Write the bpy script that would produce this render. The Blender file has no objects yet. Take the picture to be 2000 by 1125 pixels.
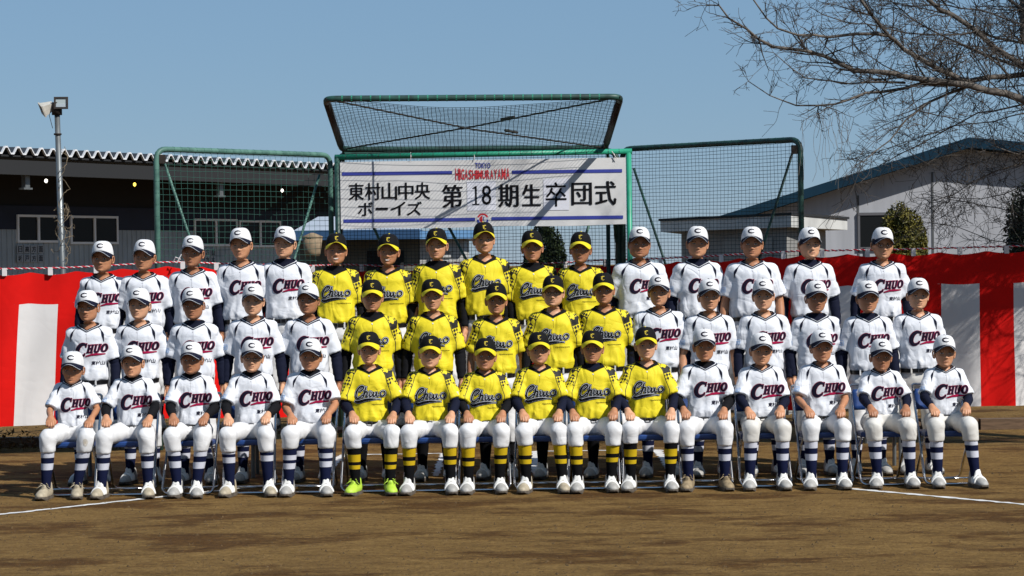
import bpy, math, random
import numpy as np
from mathutils import Vector, Matrix
from mathutils.bvhtree import BVHTree

random.seed(7)
RNG = np.random.RandomState(11)
scene = bpy.context.scene
COL = scene.collection
R = math.radians

# ------------------------------------------------------------------ camera, sky, sun, exposure
CAM_H = 1.91
F = 4400.0                     # focal length in photograph pixels (photograph 2000 x 1125)
ROLL = 0.013
cam_d = bpy.data.cameras.new('camera')
cam_d.sensor_width = 36.0
cam_d.lens = F / 2000 * 36
cam_d.clip_start = 0.1
cam_d.clip_end = 2000
cam = bpy.data.objects.new('camera', cam_d)
COL.objects.link(cam)
cam.matrix_world = (Matrix.Translation((0, 0, CAM_H)) @ Matrix.Rotation(R(90) - math.atan(52.5 / F), 4, 'X')
                    @ Matrix.Rotation(-ROLL, 4, 'Z'))
scene.camera = cam

SUN_AZ, SUN_EL = 50.0, 42.0     # degrees to the camera's right-behind, elevation
to_sun = Vector((math.sin(R(SUN_AZ)) * math.cos(R(SUN_EL)), -math.cos(R(SUN_AZ)) * math.cos(R(SUN_EL)), math.sin(R(SUN_EL))))
world = bpy.data.worlds.new('World')
scene.world = world
world.use_nodes = True
wn = world.node_tree.nodes
bg = wn['Background']
sky = wn.new('ShaderNodeTexSky')
sky.sky_type = 'NISHITA'
sky.sun_disc = False
sky.sun_elevation = R(SUN_EL)
sky.sun_rotation = math.atan2(to_sun.x, to_sun.y)
sky.altitude = 50
sky.air_density = 1.0
sky.dust_density = 0.0
sky.ozone_density = 4.5
# late-winter haze: the clear sky evened out towards one muted blue all round
hz = wn.new('ShaderNodeMixRGB')
hz.inputs[0].default_value = 0.72
hz.inputs[2].default_value = (2.25, 3.95, 6.1, 1)
world.node_tree.links.new(sky.outputs[0], hz.inputs[1])
world.node_tree.links.new(hz.outputs[0], bg.inputs[0])
bg.inputs[1].default_value = 0.066
sun_d = bpy.data.lights.new('sun', 'SUN')
sun_d.energy = 5.0
sun_d.angle = R(0.53)
sun_d.color = (1.0, 0.965, 0.91)
sun = bpy.data.objects.new('sun', sun_d)
sun.rotation_euler = to_sun.to_track_quat('Z', 'Y').to_euler()
sun.location = (6, -6, 12)
COL.objects.link(sun)
scene.view_settings.view_transform = 'Standard'
scene.view_settings.look = 'None'
scene.view_settings.exposure = 0.38
scene.view_settings.gamma = 1.0

CAM_R = cam.matrix_world.to_3x3()
def P(px, py, Y):
    """the point at depth Y that the photograph shows at pixel (px, py)"""
    d = CAM_R @ Vector((px - 1000.0, 562.5 - py, -F))
    return Vector((0, 0, CAM_H)) + d * (Y / d.y)

def G(px, py):
    """the ground point at pixel (px, py)"""
    d = CAM_R @ Vector((px - 1000.0, 562.5 - py, -F))
    return Vector((0, 0, CAM_H)) + d * (-CAM_H / d.z)

# ------------------------------------------------------------------ mesh helpers
class MB:
    """collects geometry for one mesh"""
    def __init__(self):
        self.v, self.f, self.m = [], [], []
    def add(self, verts, faces, mi=0):
        o = len(self.v)
        self.v.extend([tuple(map(float, p)) for p in verts])
        self.f.extend([tuple(int(i) + o for i in q) for q in faces])
        self.m.extend([mi] * len(faces))
        return self
    def box(self, lo, hi, mi=0):
        x0, y0, z0 = lo; x1, y1, z1 = hi
        v = [(x0, y0, z0), (x1, y0, z0), (x1, y1, z0), (x0, y1, z0), (x0, y0, z1), (x1, y0, z1), (x1, y1, z1), (x0, y1, z1)]
        return self.add(v, [(0, 3, 2, 1), (4, 5, 6, 7), (0, 1, 5, 4), (1, 2, 6, 5), (2, 3, 7, 6), (3, 0, 4, 7)], mi)
    def tube(self, pts, rad, n=8, mi=0, caps=True, flat=1.0):
        pts = [Vector(p) for p in pts]
        if not hasattr(rad, '__len__'):
            rad = [rad] * len(pts)
        tang = []
        for i in range(len(pts)):
            a = pts[max(i - 1, 0)]; b = pts[min(i + 1, len(pts) - 1)]
            t = (b - a)
            tang.append(t.normalized() if t.length > 1e-9 else Vector((0, 0, 1)))
        ref = Vector((0, 0, 1)) if abs(tang[0].z) < 0.9 else Vector((0, 1, 0))
        u = (ref - tang[0] * ref.dot(tang[0])).normalized()
        vs, fs = [], []
        for i, p in enumerate(pts):
            u = u - tang[i] * u.dot(tang[i])
            u = u.normalized() if u.length > 1e-6 else Vector((1, 0, 0))
            w = tang[i].cross(u)
            for k in range(n):
                a = 2 * math.pi * k / n
                vs.append(p + (u * math.cos(a) + w * math.sin(a) * flat) * rad[i])
        for i in range(len(pts) - 1):
            for k in range(n):
                k2 = (k + 1) % n
                fs.append((i * n + k, i * n + k2, (i + 1) * n + k2, (i + 1) * n + k))
        if caps:
            fs.append(tuple(range(n - 1, -1, -1)))
            fs.append(tuple((len(pts) - 1) * n + k for k in range(n)))
        return self.add(vs, fs, mi)
    def build(self, name, mats, parent=None, smooth=False, loc=None, scale=None, rot=None):
        return make(name, mesh_from(self.v, self.f, mats, self.m, smooth), parent, loc, scale, rot)
    def mesh(self, mats, smooth=False):
        return mesh_from(self.v, self.f, mats, self.m, smooth)

def mesh_from(v, f, mats, mi=None, smooth=False):
    me = bpy.data.meshes.new('mesh')
    if isinstance(v, np.ndarray):
        v = v.tolist()
    if isinstance(f, np.ndarray):
        f = f.tolist()
    me.from_pydata(v, [], f)
    if not isinstance(mats, (list, tuple)):
        mats = [mats]
    for m in mats:
        me.materials.append(m)
    if mi is not None and len(mats) > 1:
        me.polygons.foreach_set('material_index', list(mi))
    if smooth:
        me.polygons.foreach_set('use_smooth', [True] * len(me.polygons))
    me.update()
    return me

def make(name, me, parent=None, loc=None, scale=None, rot=None):
    o = bpy.data.objects.new(name, me)
    COL.objects.link(o)
    if parent is not None:
        o.parent = parent
    if loc is not None:
        o.location = loc
    if scale is not None:
        o.scale = (scale, scale, scale) if not hasattr(scale, '__len__') else scale
    if rot is not None:
        o.rotation_euler = rot
    return o

def tag(o, label=None, cat=None, group=None, kind=None):
    if label: o['label'] = label
    if cat: o['category'] = cat
    if group: o['group'] = group
    if kind: o['kind'] = kind
    return o

def empty(name, loc=(0, 0, 0), rz=0.0):
    o = bpy.data.objects.new(name, None)
    o.empty_display_size = 0.1
    COL.objects.link(o)
    o.location = loc
    o.rotation_euler = (0, 0, rz)
    return o

def arc_pts(pts, r, seg=4):
    """round the inner corners of a polyline"""
    pts = [Vector(p) for p in pts]
    out = [pts[0]]
    for i in range(1, len(pts) - 1):
        a, b, c = pts[i - 1], pts[i], pts[i + 1]
        d1 = (a - b).normalized(); d2 = (c - b).normalized()
        rr = min(r, (a - b).length * .45, (c - b).length * .45)
        p0, p2 = b + d1 * rr, b + d2 * rr
        for k in range(seg + 1):
            t = k / seg
            out.append(p0 * (1 - t) ** 2 + b * 2 * t * (1 - t) + p2 * t * t)
    out.append(pts[-1])
    return out

# ------------------------------------------------------------------ materials
MATS = {}
def mat(name, col, rough=0.7, var=0.0, vscale=8.0, bump=0.0, bscale=60.0, metal=0.0, spec=0.3, col2=None, sheen=0.0, coat=0.0, stretch=None, detail=4.0, sss=0.0, crease=0.0, cscale=6.0, keep=False):
    if name in MATS:
        return MATS[name]
    if not keep:                       # all colours were picked for one exposure step more
        col = tuple(c * .82 for c in col)
        col2 = tuple(c * .82 for c in col2) if col2 else None
    m = bpy.data.materials.new(name)
    m.use_nodes = True
    nt = m.node_tree
    b = nt.nodes['Principled BSDF']
    b.inputs['Base Color'].default_value = (*col, 1)
    b.inputs['Roughness'].default_value = rough
    b.inputs['Metallic'].default_value = metal
    b.inputs['Specular IOR Level'].default_value = spec
    if sheen: b.inputs['Sheen Weight'].default_value = sheen
    if coat: b.inputs['Coat Weight'].default_value = coat
    if sss:
        b.inputs['Subsurface Weight'].default_value = sss
        b.inputs['Subsurface Radius'].default_value = (1.0, .35, .2)
        b.inputs['Subsurface Scale'].default_value = 0.008
    tc = nt.nodes.new('ShaderNodeTexCoord')
    vec = tc.outputs['Object']
    if stretch:
        mp = nt.nodes.new('ShaderNodeMapping')
        mp.inputs['Scale'].default_value = stretch
        nt.links.new(vec, mp.inputs[0]); vec = mp.outputs[0]
    if var or col2:
        n = nt.nodes.new('ShaderNodeTexNoise')
        n.inputs['Scale'].default_value = vscale
        n.inputs['Detail'].default_value = detail
        nt.links.new(vec, n.inputs['Vector'])
        r = nt.nodes.new('ShaderNodeValToRGB')
        c2 = col2 if col2 else tuple(c * (1 - var) for c in col)
        r.color_ramp.elements[0].position = 0.35
        r.color_ramp.elements[0].color = (*c2, 1)
        r.color_ramp.elements[1].position = 0.62
        r.color_ramp.elements[1].color = (*col, 1)
        nt.links.new(n.outputs[0], r.inputs[0])
        nt.links.new(r.outputs[0], b.inputs['Base Color'])
    if bump:
        n2 = nt.nodes.new('ShaderNodeTexNoise')
        n2.inputs['Scale'].default_value = bscale
        n2.inputs['Detail'].default_value = 3
        nt.links.new(vec, n2.inputs['Vector'])
        bp = nt.nodes.new('ShaderNodeBump')
        bp.inputs['Strength'].default_value = bump
        bp.inputs['Distance'].default_value = 0.01
        nt.links.new(n2.outputs[0], bp.inputs['Height'])
        nt.links.new(bp.outputs[0], b.inputs['Normal'])
    if crease:
        add_crease(nt, tc, b, crease, cscale, bump, bscale)
    MATS[name] = m
    return m

def add_crease(nt, tc, b, crease, cscale, bump=.2, bscale=30):
    """cloth relief: ridged, warped creases plus fine weave"""
    N, L = nt.nodes, nt.links
    def rid(scale, dist, sz):
        mp = N.new('ShaderNodeMapping'); mp.inputs['Scale'].default_value = sz
        oi = N.new('ShaderNodeObjectInfo')
        ad = N.new('ShaderNodeVectorMath'); ad.operation = 'ADD'
        L.new(tc.outputs['Object'], ad.inputs[0]); L.new(oi.outputs['Random'], ad.inputs[1])
        L.new(ad.outputs[0], mp.inputs[0])
        n = N.new('ShaderNodeTexNoise'); n.inputs['Scale'].default_value = scale; n.inputs['Detail'].default_value = 1.5; n.inputs['Distortion'].default_value = dist
        L.new(mp.outputs[0], n.inputs['Vector'])
        a = N.new('ShaderNodeMath'); a.operation = 'SUBTRACT'; L.new(n.outputs[0], a.inputs[0]); a.inputs[1].default_value = .5
        c = N.new('ShaderNodeMath'); c.operation = 'ABSOLUTE'; L.new(a.outputs[0], c.inputs[0])
        d = N.new('ShaderNodeMath'); d.operation = 'MINIMUM'; L.new(c.outputs[0], d.inputs[0]); d.inputs[1].default_value = .12
        return d.outputs[0]
    s1 = rid(cscale, 1.2, (1.3, 1.3, .6)); s2 = rid(cscale * 1.9, .6, (.8, .8, 1.3))
    ad = N.new('ShaderNodeMath'); ad.operation = 'MULTIPLY_ADD'; L.new(s2, ad.inputs[0]); ad.inputs[1].default_value = .5; L.new(s1, ad.inputs[2])
    bp = N.new('ShaderNodeBump'); bp.inputs['Strength'].default_value = crease; bp.inputs['Distance'].default_value = .06
    L.new(ad.outputs[0], bp.inputs['Height'])
    L.new(bp.outputs[0], b.inputs['Normal'])

M_white = mat('jersey_white', (.69, .71, .76), .75, var=.05, vscale=5, crease=.42, cscale=4.2)
M_pants = mat('pants_white', (.69, .69, .70), .75, var=.06, vscale=5, crease=.28, cscale=3.4)
M_pants_cream = mat('pants_worn_white', (.66, .64, .60), .8, var=.12, vscale=6, crease=.28, cscale=3.4)
M_navy = mat('navy_cloth', (.006, .008, .022), .85, bump=.3, bscale=30, spec=.12)
M_black = mat('black_cloth', (.006, .006, .008), .85, bump=.3, bscale=30, spec=.12)
M_crimson = mat('crimson_print', (.30, .008, .05), .8, spec=.1)
M_navyprint = mat('navy_print', (.010, .008, .022), .8, spec=.1)
M_blackprint = mat('black_print', (.006, .006, .008), .8, spec=.1)
M_whiteprint = mat('white_print', (.62, .64, .68), .7)
M_yellowcloth = mat('yellow_cloth', (.74, .60, .015), .7)
M_sockwhite = mat('sock_white', (.52, .53, .60), .95, bump=.12, bscale=120, spec=.05)
M_socknavy = mat('sock_navy', (.008, .011, .036), .95, bump=.12, bscale=120, spec=.05)
M_sockyellow = mat('sock_yellow', (.50, .34, .012), .95, bump=.12, bscale=120, spec=.05)
M_sockblack = mat('sock_black', (.006, .006, .007), .95, bump=.12, bscale=120, spec=.05)
M_belt = mat('belt_black', (.008, .008, .009), .3, spec=.5)
M_buckle = mat('buckle_metal', (.25, .25, .26), .3, metal=1)
M_hair = mat('hair_black', (.010, .008, .007), .6)
M_eye = mat('eye_dark', (.012, .008, .006), .25, spec=.5)
M_eyewhite = mat('eye_white', (.55, .52, .5), .3)
M_lip = mat('lips', (.34, .12, .09), .5)
M_teeth = mat('teeth', (.75, .72, .66), .3)
M_skins = [mat('skin_%d' % i, c, .48, var=.10, vscale=18, bump=.08, bscale=150, spec=.3, sss=.05, keep=True) for i, c in enumerate(
    [(.44, .215, .118), (.37, .168, .088), (.51, .270, .160), (.31, .136, .070)])]
M_badge = mat('badge_blue', (.25, .42, .70), .7)
M_chrome = mat('chrome', (.62, .62, .64), .18, metal=1)
M_chairblue = mat('chair_vinyl_blue', (.012, .05, .20), .4, var=.2, vscale=10, spec=.5)
M_shoe = {
    'white': mat('shoe_white', (.38, .37, .35), .55, var=.15, vscale=25, bump=.2),
    'cream': mat('shoe_cream', (.42, .36, .26), .6, var=.25, vscale=25, bump=.2),
    'tan': mat('shoe_dirty_tan', (.33, .25, .15), .7, var=.35, vscale=25, bump=.2),
    'lime': mat('shoe_lime', (.45, .66, .06), .5, var=.1, vscale=25, bump=.2)}
M_strapwhite = mat('shoe_strap_white', (.74, .73, .70), .5)
M_sole = mat('shoe_sole', (.12, .10, .08), .8, var=.4, vscale=40)
M_green = mat('green_tube_weathered', (.020, .075, .060), .5, col2=(.012, .030, .026), vscale=9, spec=.4)
M_greenlight = mat('green_tape_bright', (.02, .30, .18), .45, var=.25, vscale=6, spec=.4)
M_greenpale = mat('green_tube_faded', (.09, .20, .16), .5, col2=(.05, .12, .10), vscale=9)
M_rust = mat('rust_black_tube', (.03, .022, .018), .7, var=.4, vscale=12)
M_net = mat('net_dark_green', (.010, .028, .024), .8)
M_netlight = mat('net_green', (.03, .10, .08), .8)
M_red = mat('curtain_red', (.66, .008, .006), .72, var=.14, vscale=3, crease=.22, cscale=1.5, spec=.08)
M_curtwhite = mat('curtain_white', (.68, .66, .65), .75, var=.06, vscale=3, crease=.22, cscale=1.5)
M_ropewhite = mat('rope_white', (.7, .66, .66), .8)
M_ropered = mat('rope_red', (.5, .02, .04), .8)
M_banner = mat('banner_white', (.66, .66, .66), .6, var=.10, vscale=2.2, bump=.25, bscale=7)
M_paper = mat('paper_white', (.70, .71, .78), .6, bump=.3, bscale=10)
M_blueprint = mat('blue_print', (.035, .05, .30), .6)
M_redprint = mat('red_print', (.55, .03, .04), .6)
M_chalk = mat('chalk_white', (.70, .69, .67), .9, var=.2, vscale=9, bump=.4, bscale=80)
M_wood = mat('bench_wood', (.16, .10, .06), .75, var=.4, vscale=6, stretch=(1, 8, 8))
M_steel = mat('galvanised_steel', (.20, .215, .22), .45, var=.2, vscale=9, metal=.6)

def ground_mat():
    m = bpy.data.materials.new('dirt')
    m.use_nodes = True
    nt = m.node_tree; L = nt.links; N = nt.nodes
    b = N['Principled BSDF']; b.inputs['Roughness'].default_value = .95; b.inputs['Specular IOR Level'].default_value = .15
    tc = N.new('ShaderNodeTexCoord')
    def noise(scale, detail, sx=1, sy=1, rough=.6):
        mp = N.new('ShaderNodeMapping'); mp.inputs['Scale'].default_value = (sx, sy, 1)
        L.new(tc.outputs['Object'], mp.inputs[0])
        n = N.new('ShaderNodeTexNoise'); n.inputs['Scale'].default_value = scale; n.inputs['Detail'].default_value = detail
        n.inputs['Roughness'].default_value = rough
        L.new(mp.outputs[0], n.inputs['Vector'])
        return n.outputs[0]
    def ramp(src, p0, c0, p1, c1):
        r = N.new('ShaderNodeValToRGB')
        r.color_ramp.elements[0].position = p0; r.color_ramp.elements[0].color = (*c0, 1)
        r.color_ramp.elements[1].position = p1; r.color_ramp.elements[1].color = (*c1, 1)
        L.new(src, r.inputs[0]); return r.outputs[0]
    def mix(a, bb, fac, mode='MIX'):
        x = N.new('ShaderNodeMixRGB'); x.blend_type = mode
        if isinstance(fac, float): x.inputs[0].default_value = fac
        else: L.new(fac, x.inputs[0])
        L.new(a, x.inputs[1]); L.new(bb, x.inputs[2]); return x.outputs[0]
    base = ramp(noise(1.6, 7, .8, 1.5, .7), .3, (.150, .088, .028), .72, (.262, .164, .056))
    damp = ramp(noise(.95, 9, .62, 1.25, .74), .495, (1, 1, 1), .575, (.46, .37, .27))
    c = mix(base, damp, 1.0, 'MULTIPLY')
    fine = ramp(noise(30, 6, 1, 1, .8), .34, (.50, .46, .41), .62, (1.16, 1.14, 1.10))
    c = mix(c, fine, 1.0, 'MULTIPLY')
    gran = ramp(noise(9, 5, .6, 1.3, .75), .34, (.70, .66, .60), .62, (1.12, 1.12, 1.12))
    c = mix(c, gran, 1.0, 'MULTIPLY')
    L.new(c, b.inputs['Base Color'])
    bp = N.new('ShaderNodeBump'); bp.inputs['Strength'].default_value = 1.0; bp.inputs['Distance'].default_value = .035
    ad = N.new('ShaderNodeMath'); ad.operation = 'ADD'
    L.new(noise(26, 6, 1, 1, .75), ad.inputs[0]); L.new(noise(3.2, 4), ad.inputs[1])
    L.new(ad.outputs[0], bp.inputs['Height'])
    L.new(bp.outputs[0], b.inputs['Normal'])
    return m
M_dirt = ground_mat()

def yellow_mat():
    """yellow jersey: black diamonds over shoulders and sleeves from the 'sleeve' attribute (u, v, mask)"""
    m = bpy.data.materials.new('jersey_yellow')
    m.use_nodes = True
    nt = m.node_tree; L = nt.links; N = nt.nodes
    b = N['Principled BSDF']; b.inputs['Roughness'].default_value = .7; b.inputs['Specular IOR Level'].default_value = .3
    at = N.new('ShaderNodeAttribute'); at.attribute_name = 'sleeve'
    sp = N.new('ShaderNodeSeparateXYZ'); L.new(at.outputs['Vector'], sp.inputs[0])
    def math_(op, a, c=None):
        x = N.new('ShaderNodeMath'); x.operation = op
        for i, q in enumerate((a, c)):
            if q is None: continue
            if isinstance(q, (int, float)): x.inputs[i].default_value = q
            else: L.new(q, x.inputs[i])
        return x.outputs[0]
    u, v, w = sp.outputs[0], sp.outputs[1], sp.outputs[2]
    cb = N.new('ShaderNodeCombineXYZ')
    L.new(math_('ADD', u, math_('MULTIPLY', v, .8)), cb.inputs[0])
    L.new(math_('SUBTRACT', math_('MULTIPLY', v, 1.0), u), cb.inputs[1])
    ck = N.new('ShaderNodeTexChecker'); ck.inputs['Scale'].default_value = 33.0
    ck.inputs['Color1'].default_value = (1, 1, 1, 1); ck.inputs['Color2'].default_value = (0, 0, 0, 1)
    L.new(cb.outputs[0], ck.inputs['Vector'])
    n = N.new('ShaderNodeTexNoise'); n.inputs['Scale'].default_value = 13; n.inputs['Detail'].default_value = 0
    L.new(at.outputs['Vector'], n.inputs['Vector'])
    keep = math_('GREATER_THAN', n.outputs[0], .57)
    dia = math_('MULTIPLY', ck.outputs['Fac'], keep)
    # fuller black patch on the shoulder cap
    sh = math_('MULTIPLY', math_('GREATER_THAN', n.outputs[0], .47), math_('LESS_THAN', math_('ABSOLUTE', math_('SUBTRACT', v, .015)), .034))
    blk = math_('MULTIPLY', math_('MULTIPLY', math_('MAXIMUM', dia, sh), math_('GREATER_THAN', w, .0)), math_('LESS_THAN', v, .225))
    line = math_('LESS_THAN', math_('ABSOLUTE', math_('ADD', w, .004)), .0035)
    blk = math_('MAXIMUM', blk, line)
    tc = N.new('ShaderNodeTexCoord')
    nz = N.new('ShaderNodeTexNoise'); nz.inputs['Scale'].default_value = 4; L.new(tc.outputs['Object'], nz.inputs['Vector'])
    rp = N.new('ShaderNodeValToRGB')
    rp.color_ramp.elements[0].position = .3; rp.color_ramp.elements[0].color = (.57, .46, .012, 1)
    rp.color_ramp.elements[1].position = .7; rp.color_ramp.elements[1].color = (.63, .525, .014, 1)
    L.new(nz.outputs[0], rp.inputs[0])
    mx = N.new('ShaderNodeMixRGB'); L.new(blk, mx.inputs[0]); L.new(rp.outputs[0], mx.inputs[1]); mx.inputs[2].default_value = (.012, .011, .010, 1)
    L.new(mx.outputs[0], b.inputs['Base Color'])
    add_crease(nt, tc, b, .42, 4.2)
    return m
M_yellow = yellow_mat()

# ------------------------------------------------------------------ text and ribbons (flat print)
def text_flat(body, size=1.0, offset=0.0, shear=0.0, res=2):
    c = bpy.data.curves.new('t', 'FONT')
    c.body = body; c.size = size; c.offset = offset; c.shear = shear; c.resolution_u = res
    o = bpy.data.objects.new('t', c); COL.objects.link(o)
    dg = bpy.context.evaluated_depsgraph_get()
    ev = o.evaluated_get(dg); me = ev.to_mesh()
    v = np.array([(p.co.x, p.co.y) for p in me.vertices]); f = [tuple(p.vertices) for p in me.polygons]
    ev.to_mesh_clear()
    bpy.data.objects.remove(o); bpy.data.curves.remove(c)
    return v, f

def fit_text(body, x0, x1, z0, z1, offset=0.0, shear=0.0):
    v, f = text_flat(body, 1.0, offset, shear)
    lo, hi = v.min(0), v.max(0)
    v = (v - lo) / (hi - lo) * np.array([x1 - x0, z1 - z0]) + np.array([x0, z0])
    return v, f

def resample(path, step):
    out = [path[0]]
    for a, b in zip(path[:-1], path[1:]):
        n = max(1, int(math.ceil(math.dist(a, b) / step)))
        for k in range(1, n + 1):
            out.append((a[0] + (b[0] - a[0]) * k / n, a[1] + (b[1] - a[1]) * k / n))
    return out

def smooth_path(path, it=2, closed=False):
    for _ in range(it):
        q = [path[0]] if not closed else []
        rng = range(len(path) - 1) if not closed else range(len(path))
        for i in rng:
            a, b = path[i], path[(i + 1) % len(path)]
            q.append((a[0] * .75 + b[0] * .25, a[1] * .75 + b[1] * .25)); q.append((a[0] * .25 + b[0] * .75, a[1] * .25 + b[1] * .75))
        if not closed: q.append(path[-1])
        path = q
    if closed: path = path + [path[0]]
    return path

class Print2D:
    """flat print built from 2D ribbons, each with its own tiny offset so that no two lie in one plane"""
    def __init__(self):
        self.v, self.f, self.e = [], [], []
        self.k = 0
    def ribbon(self, path, w, extra=0.0, step=.007, ext=0.0):
        if not callable(w):
            ww = w; w = lambda t: ww
        if ext or extra:
            a, b = path[0], path[1]; d = math.dist(a, b); e = extra * .5 + ext
            path = [(a[0] + (a[0] - b[0]) / d * e, a[1] + (a[1] - b[1]) / d * e)] + list(path[1:])
            a, b = path[-1], path[-2]; d = math.dist(a, b)
            path = path[:-1] + [(a[0] + (a[0] - b[0]) / d * e, a[1] + (a[1] - b[1]) / d * e)]
        p = resample(path, step); n = len(p); o = len(self.v)
        for i in range(n):
            a = p[max(0, i - 1)]; b = p[min(n - 1, i + 1)]
            d = math.dist(a, b) or 1; nx, ny = -(b[1] - a[1]) / d, (b[0] - a[0]) / d
            h = (w(i / max(1, n - 1)) + extra) * .5
            for s in (-1, 0, 1):
                self.v.append((p[i][0] + nx * h * s, p[i][1] + ny * h * s)); self.e.append(self.k * .00012)
        for i in range(n - 1):
            for s in (0, 1):
                q = o + i * 3 + s
                self.f.append((q, q + 1, q + 4, q + 3))
        self.k += 1
        return self
    def raw(self, v, f):
        o = len(self.v)
        self.v.extend([tuple(p) for p in v]); self.e.extend([self.k * .00012] * len(v))
        self.f.extend([tuple(i + o for i in q) for q in f]); self.k += 1
        return self

def ell(cx, cy, rx, ry, a0, a1, n=22):
    return [(cx + rx * math.cos(R(a0 + (a1 - a0) * i / n)), cy + ry * math.sin(R(a0 + (a1 - a0) * i / n))) for i in range(n + 1)]

def shear2(p, sh, rise):
    return [(x + y * sh, y + x * rise) for x, y in p]

def chuo_block(extra):
    """CHUO in slab italics; origin = bottom of the neckline V, metres"""
    pr = Print2D()
    T = lambda path: shear2(path, .22, .05)
    O = lambda path: [(x - .128 + .025, y - .232) for x, y in T(path)]
    c = ell(.052, .062, .043, .056, 48, 318, 26)
    pr.ribbon(O(c), lambda t: .014 + .020 * math.sin(math.pi * min(1, t * 1.02)) ** 1.2, extra)
    pr.ribbon(O([(.082, .122), (.082, .088)]), .010, extra)
    pr.ribbon(O([(.086, .034), (.083, .012)]), .009, extra)
    def V(x, y0, y1, w): pr.ribbon(O([(x, y0), (x, y1)]), w, extra)
    def H(x0, x1, y, w): pr.ribbon(O([(x0, y), (x1, y)]), w, extra)
    b, t = .036, .108
    for x in (.112, .142): V(x, b, t, .016); H(x - .012, x + .012, b + .003, .007); H(x - .012, x + .012, t - .003, .007)
    H(.112, .142, .073, .011)
    u = [(.171, t), (.171, .056)] + ell(.185, .054, .0145, .014, 180, 360, 8) + [(.201, t)]
    pr.ribbon(O(u), .0140, extra)
    H(.160, .182, t - .003, .007); H(.192, .211, t - .003, .007)
    o = ell(.242, .072, .0205, .031, 90, 450, 26)
    pr.ribbon(O(o), lambda q: .012 + .006 * abs(math.sin(2 * math.pi * q)), extra)
    sw = [(.098, .006), (.150, .019), (.262, .019)]
    return pr, O, sw

def script_chuo(extra):
    pr = Print2D()
    S = .285
    def O(path): return [((x - .5) * S + .012, y * S - .240 + x * .012) for x, y in path]
    def st(path, w, closed=False):
        p = smooth_path(path, 2, closed)
        pr.ribbon(O(p), (lambda t: w * S * (1.0 - .25 * abs(2 * t - 1))), extra)
    st([(.18, .30), (.24, .34), (.31, .40), (.27, .46), (.17, .43), (.08, .30), (.05, .15), (.10, .08), (.19, .12), (.27, .20)], .052)
    st([(.37, .43), (.33, .30), (.28, .11)], .046)
    st([(.29, .14), (.34, .27), (.40, .29), (.405, .22), (.38, .13), (.43, .12)], .044)
    st([(.50, .29), (.465, .16), (.50, .115), (.56, .17), (.60, .29), (.575, .16), (.61, .115), (.66, .17), (.70, .29), (.67, .16), (.71, .12), (.76, .15)], .044)
    st([(.86, .28), (.79, .23), (.79, .14), (.86, .11), (.93, .16), (.93, .25)], .046, True)
    sw = smooth_path([(.03, .02), (.10, -.03), (.30, .03), (.55, .055), (.80, .03)], 2)
    pr.ribbon(O(sw), lambda t: .006 + .018 * math.sin(math.pi * min(1, t + .15)) ** .8, extra)
    return pr

pr_fill, Oblk, sw_blk = chuo_block(0.0)
pr_out, _, _ = chuo_block(.0065)
pr_sw = Print2D(); pr_sw.ribbon(Oblk(sw_blk), lambda t: .004 + .012 * (1 - abs(2 * t - 1)) ** .7)
pr_out.ribbon(Oblk(sw_blk), lambda t: .010 + .012 * (1 - abs(2 * t - 1)) ** .7)
tv, tf = fit_text('東村山', .045, .155, -.298, -.262, offset=.02, shear=.15)
pr_place = Print2D().raw(tv, tf)
sc_out, sc_mid, sc_in = script_chuo(.015), script_chuo(.0065), script_chuo(0.0)
tv, tf = fit_text('Higashimurayama', .02, .145, -.275, -.258, shear=.35)
pr_script_place = Print2D().raw(tv, tf)

def project(pr, bvh, origin_z, eps, direction=(0, 1, 0), axes=None, start=None, k=1.0):
    """lay a flat print on a body surface; axes = (right, up) of the print, thrown along direction"""
    d = Vector(direction).normalized()
    right, up = axes or (Vector((1, 0, 0)), Vector((0, 0, 1)))
    base = start if start is not None else Vector((0, -1.0, origin_z))
    out, ok, last = [], [], None
    for (x, y), e in zip(pr.v, pr.e):
        o = base + right * (x * k) + up * (y * k)
        hit, nrm, _, dist = bvh.ray_cast(o, d, 3.0)
        if hit is None:
            out.append((o + d * (last if last else 1.0))); ok.append(False)
        else:
            last = dist
            out.append(hit - d * (eps + e)); ok.append(True)
    f = [q for q in pr.f if all(ok[i] for i in q)]
    return [tuple(p) for p in out], f

# ------------------------------------------------------------------ signed distance surfaces
def smin(a, b, k):
    h = np.clip(.5 + .5 * (b - a) / k, 0, 1)
    return b * (1 - h) + a * h - k * h * (1 - h)

def rcone(X, a, b, ra, rb):
    a = np.asarray(a, np.float32); b = np.asarray(b, np.float32)
    ab = b - a; L2 = float(ab @ ab)
    px, py, pz = X[0] - a[0], X[1] - a[1], X[2] - a[2]
    t = np.clip((px * ab[0] + py * ab[1] + pz * ab[2]) / L2, 0, 1)
    d = np.sqrt((px - t * ab[0]) ** 2 + (py - t * ab[1]) ** 2 + (pz - t * ab[2]) ** 2)
    return d - (ra + (rb - ra) * t)

def ellipsoid(X, c, r):
    q = np.sqrt(((X[0] - c[0]) / r[0]) ** 2 + ((X[1] - c[1]) / r[1]) ** 2 + ((X[2] - c[2]) / r[2]) ** 2)
    return (q - 1) * min(r)

def grid(lo, hi, h):
    ax = [np.arange(lo[i], hi[i] + h, h, dtype=np.float32) for i in range(3)]
    return np.meshgrid(*ax, indexing='ij')

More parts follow.
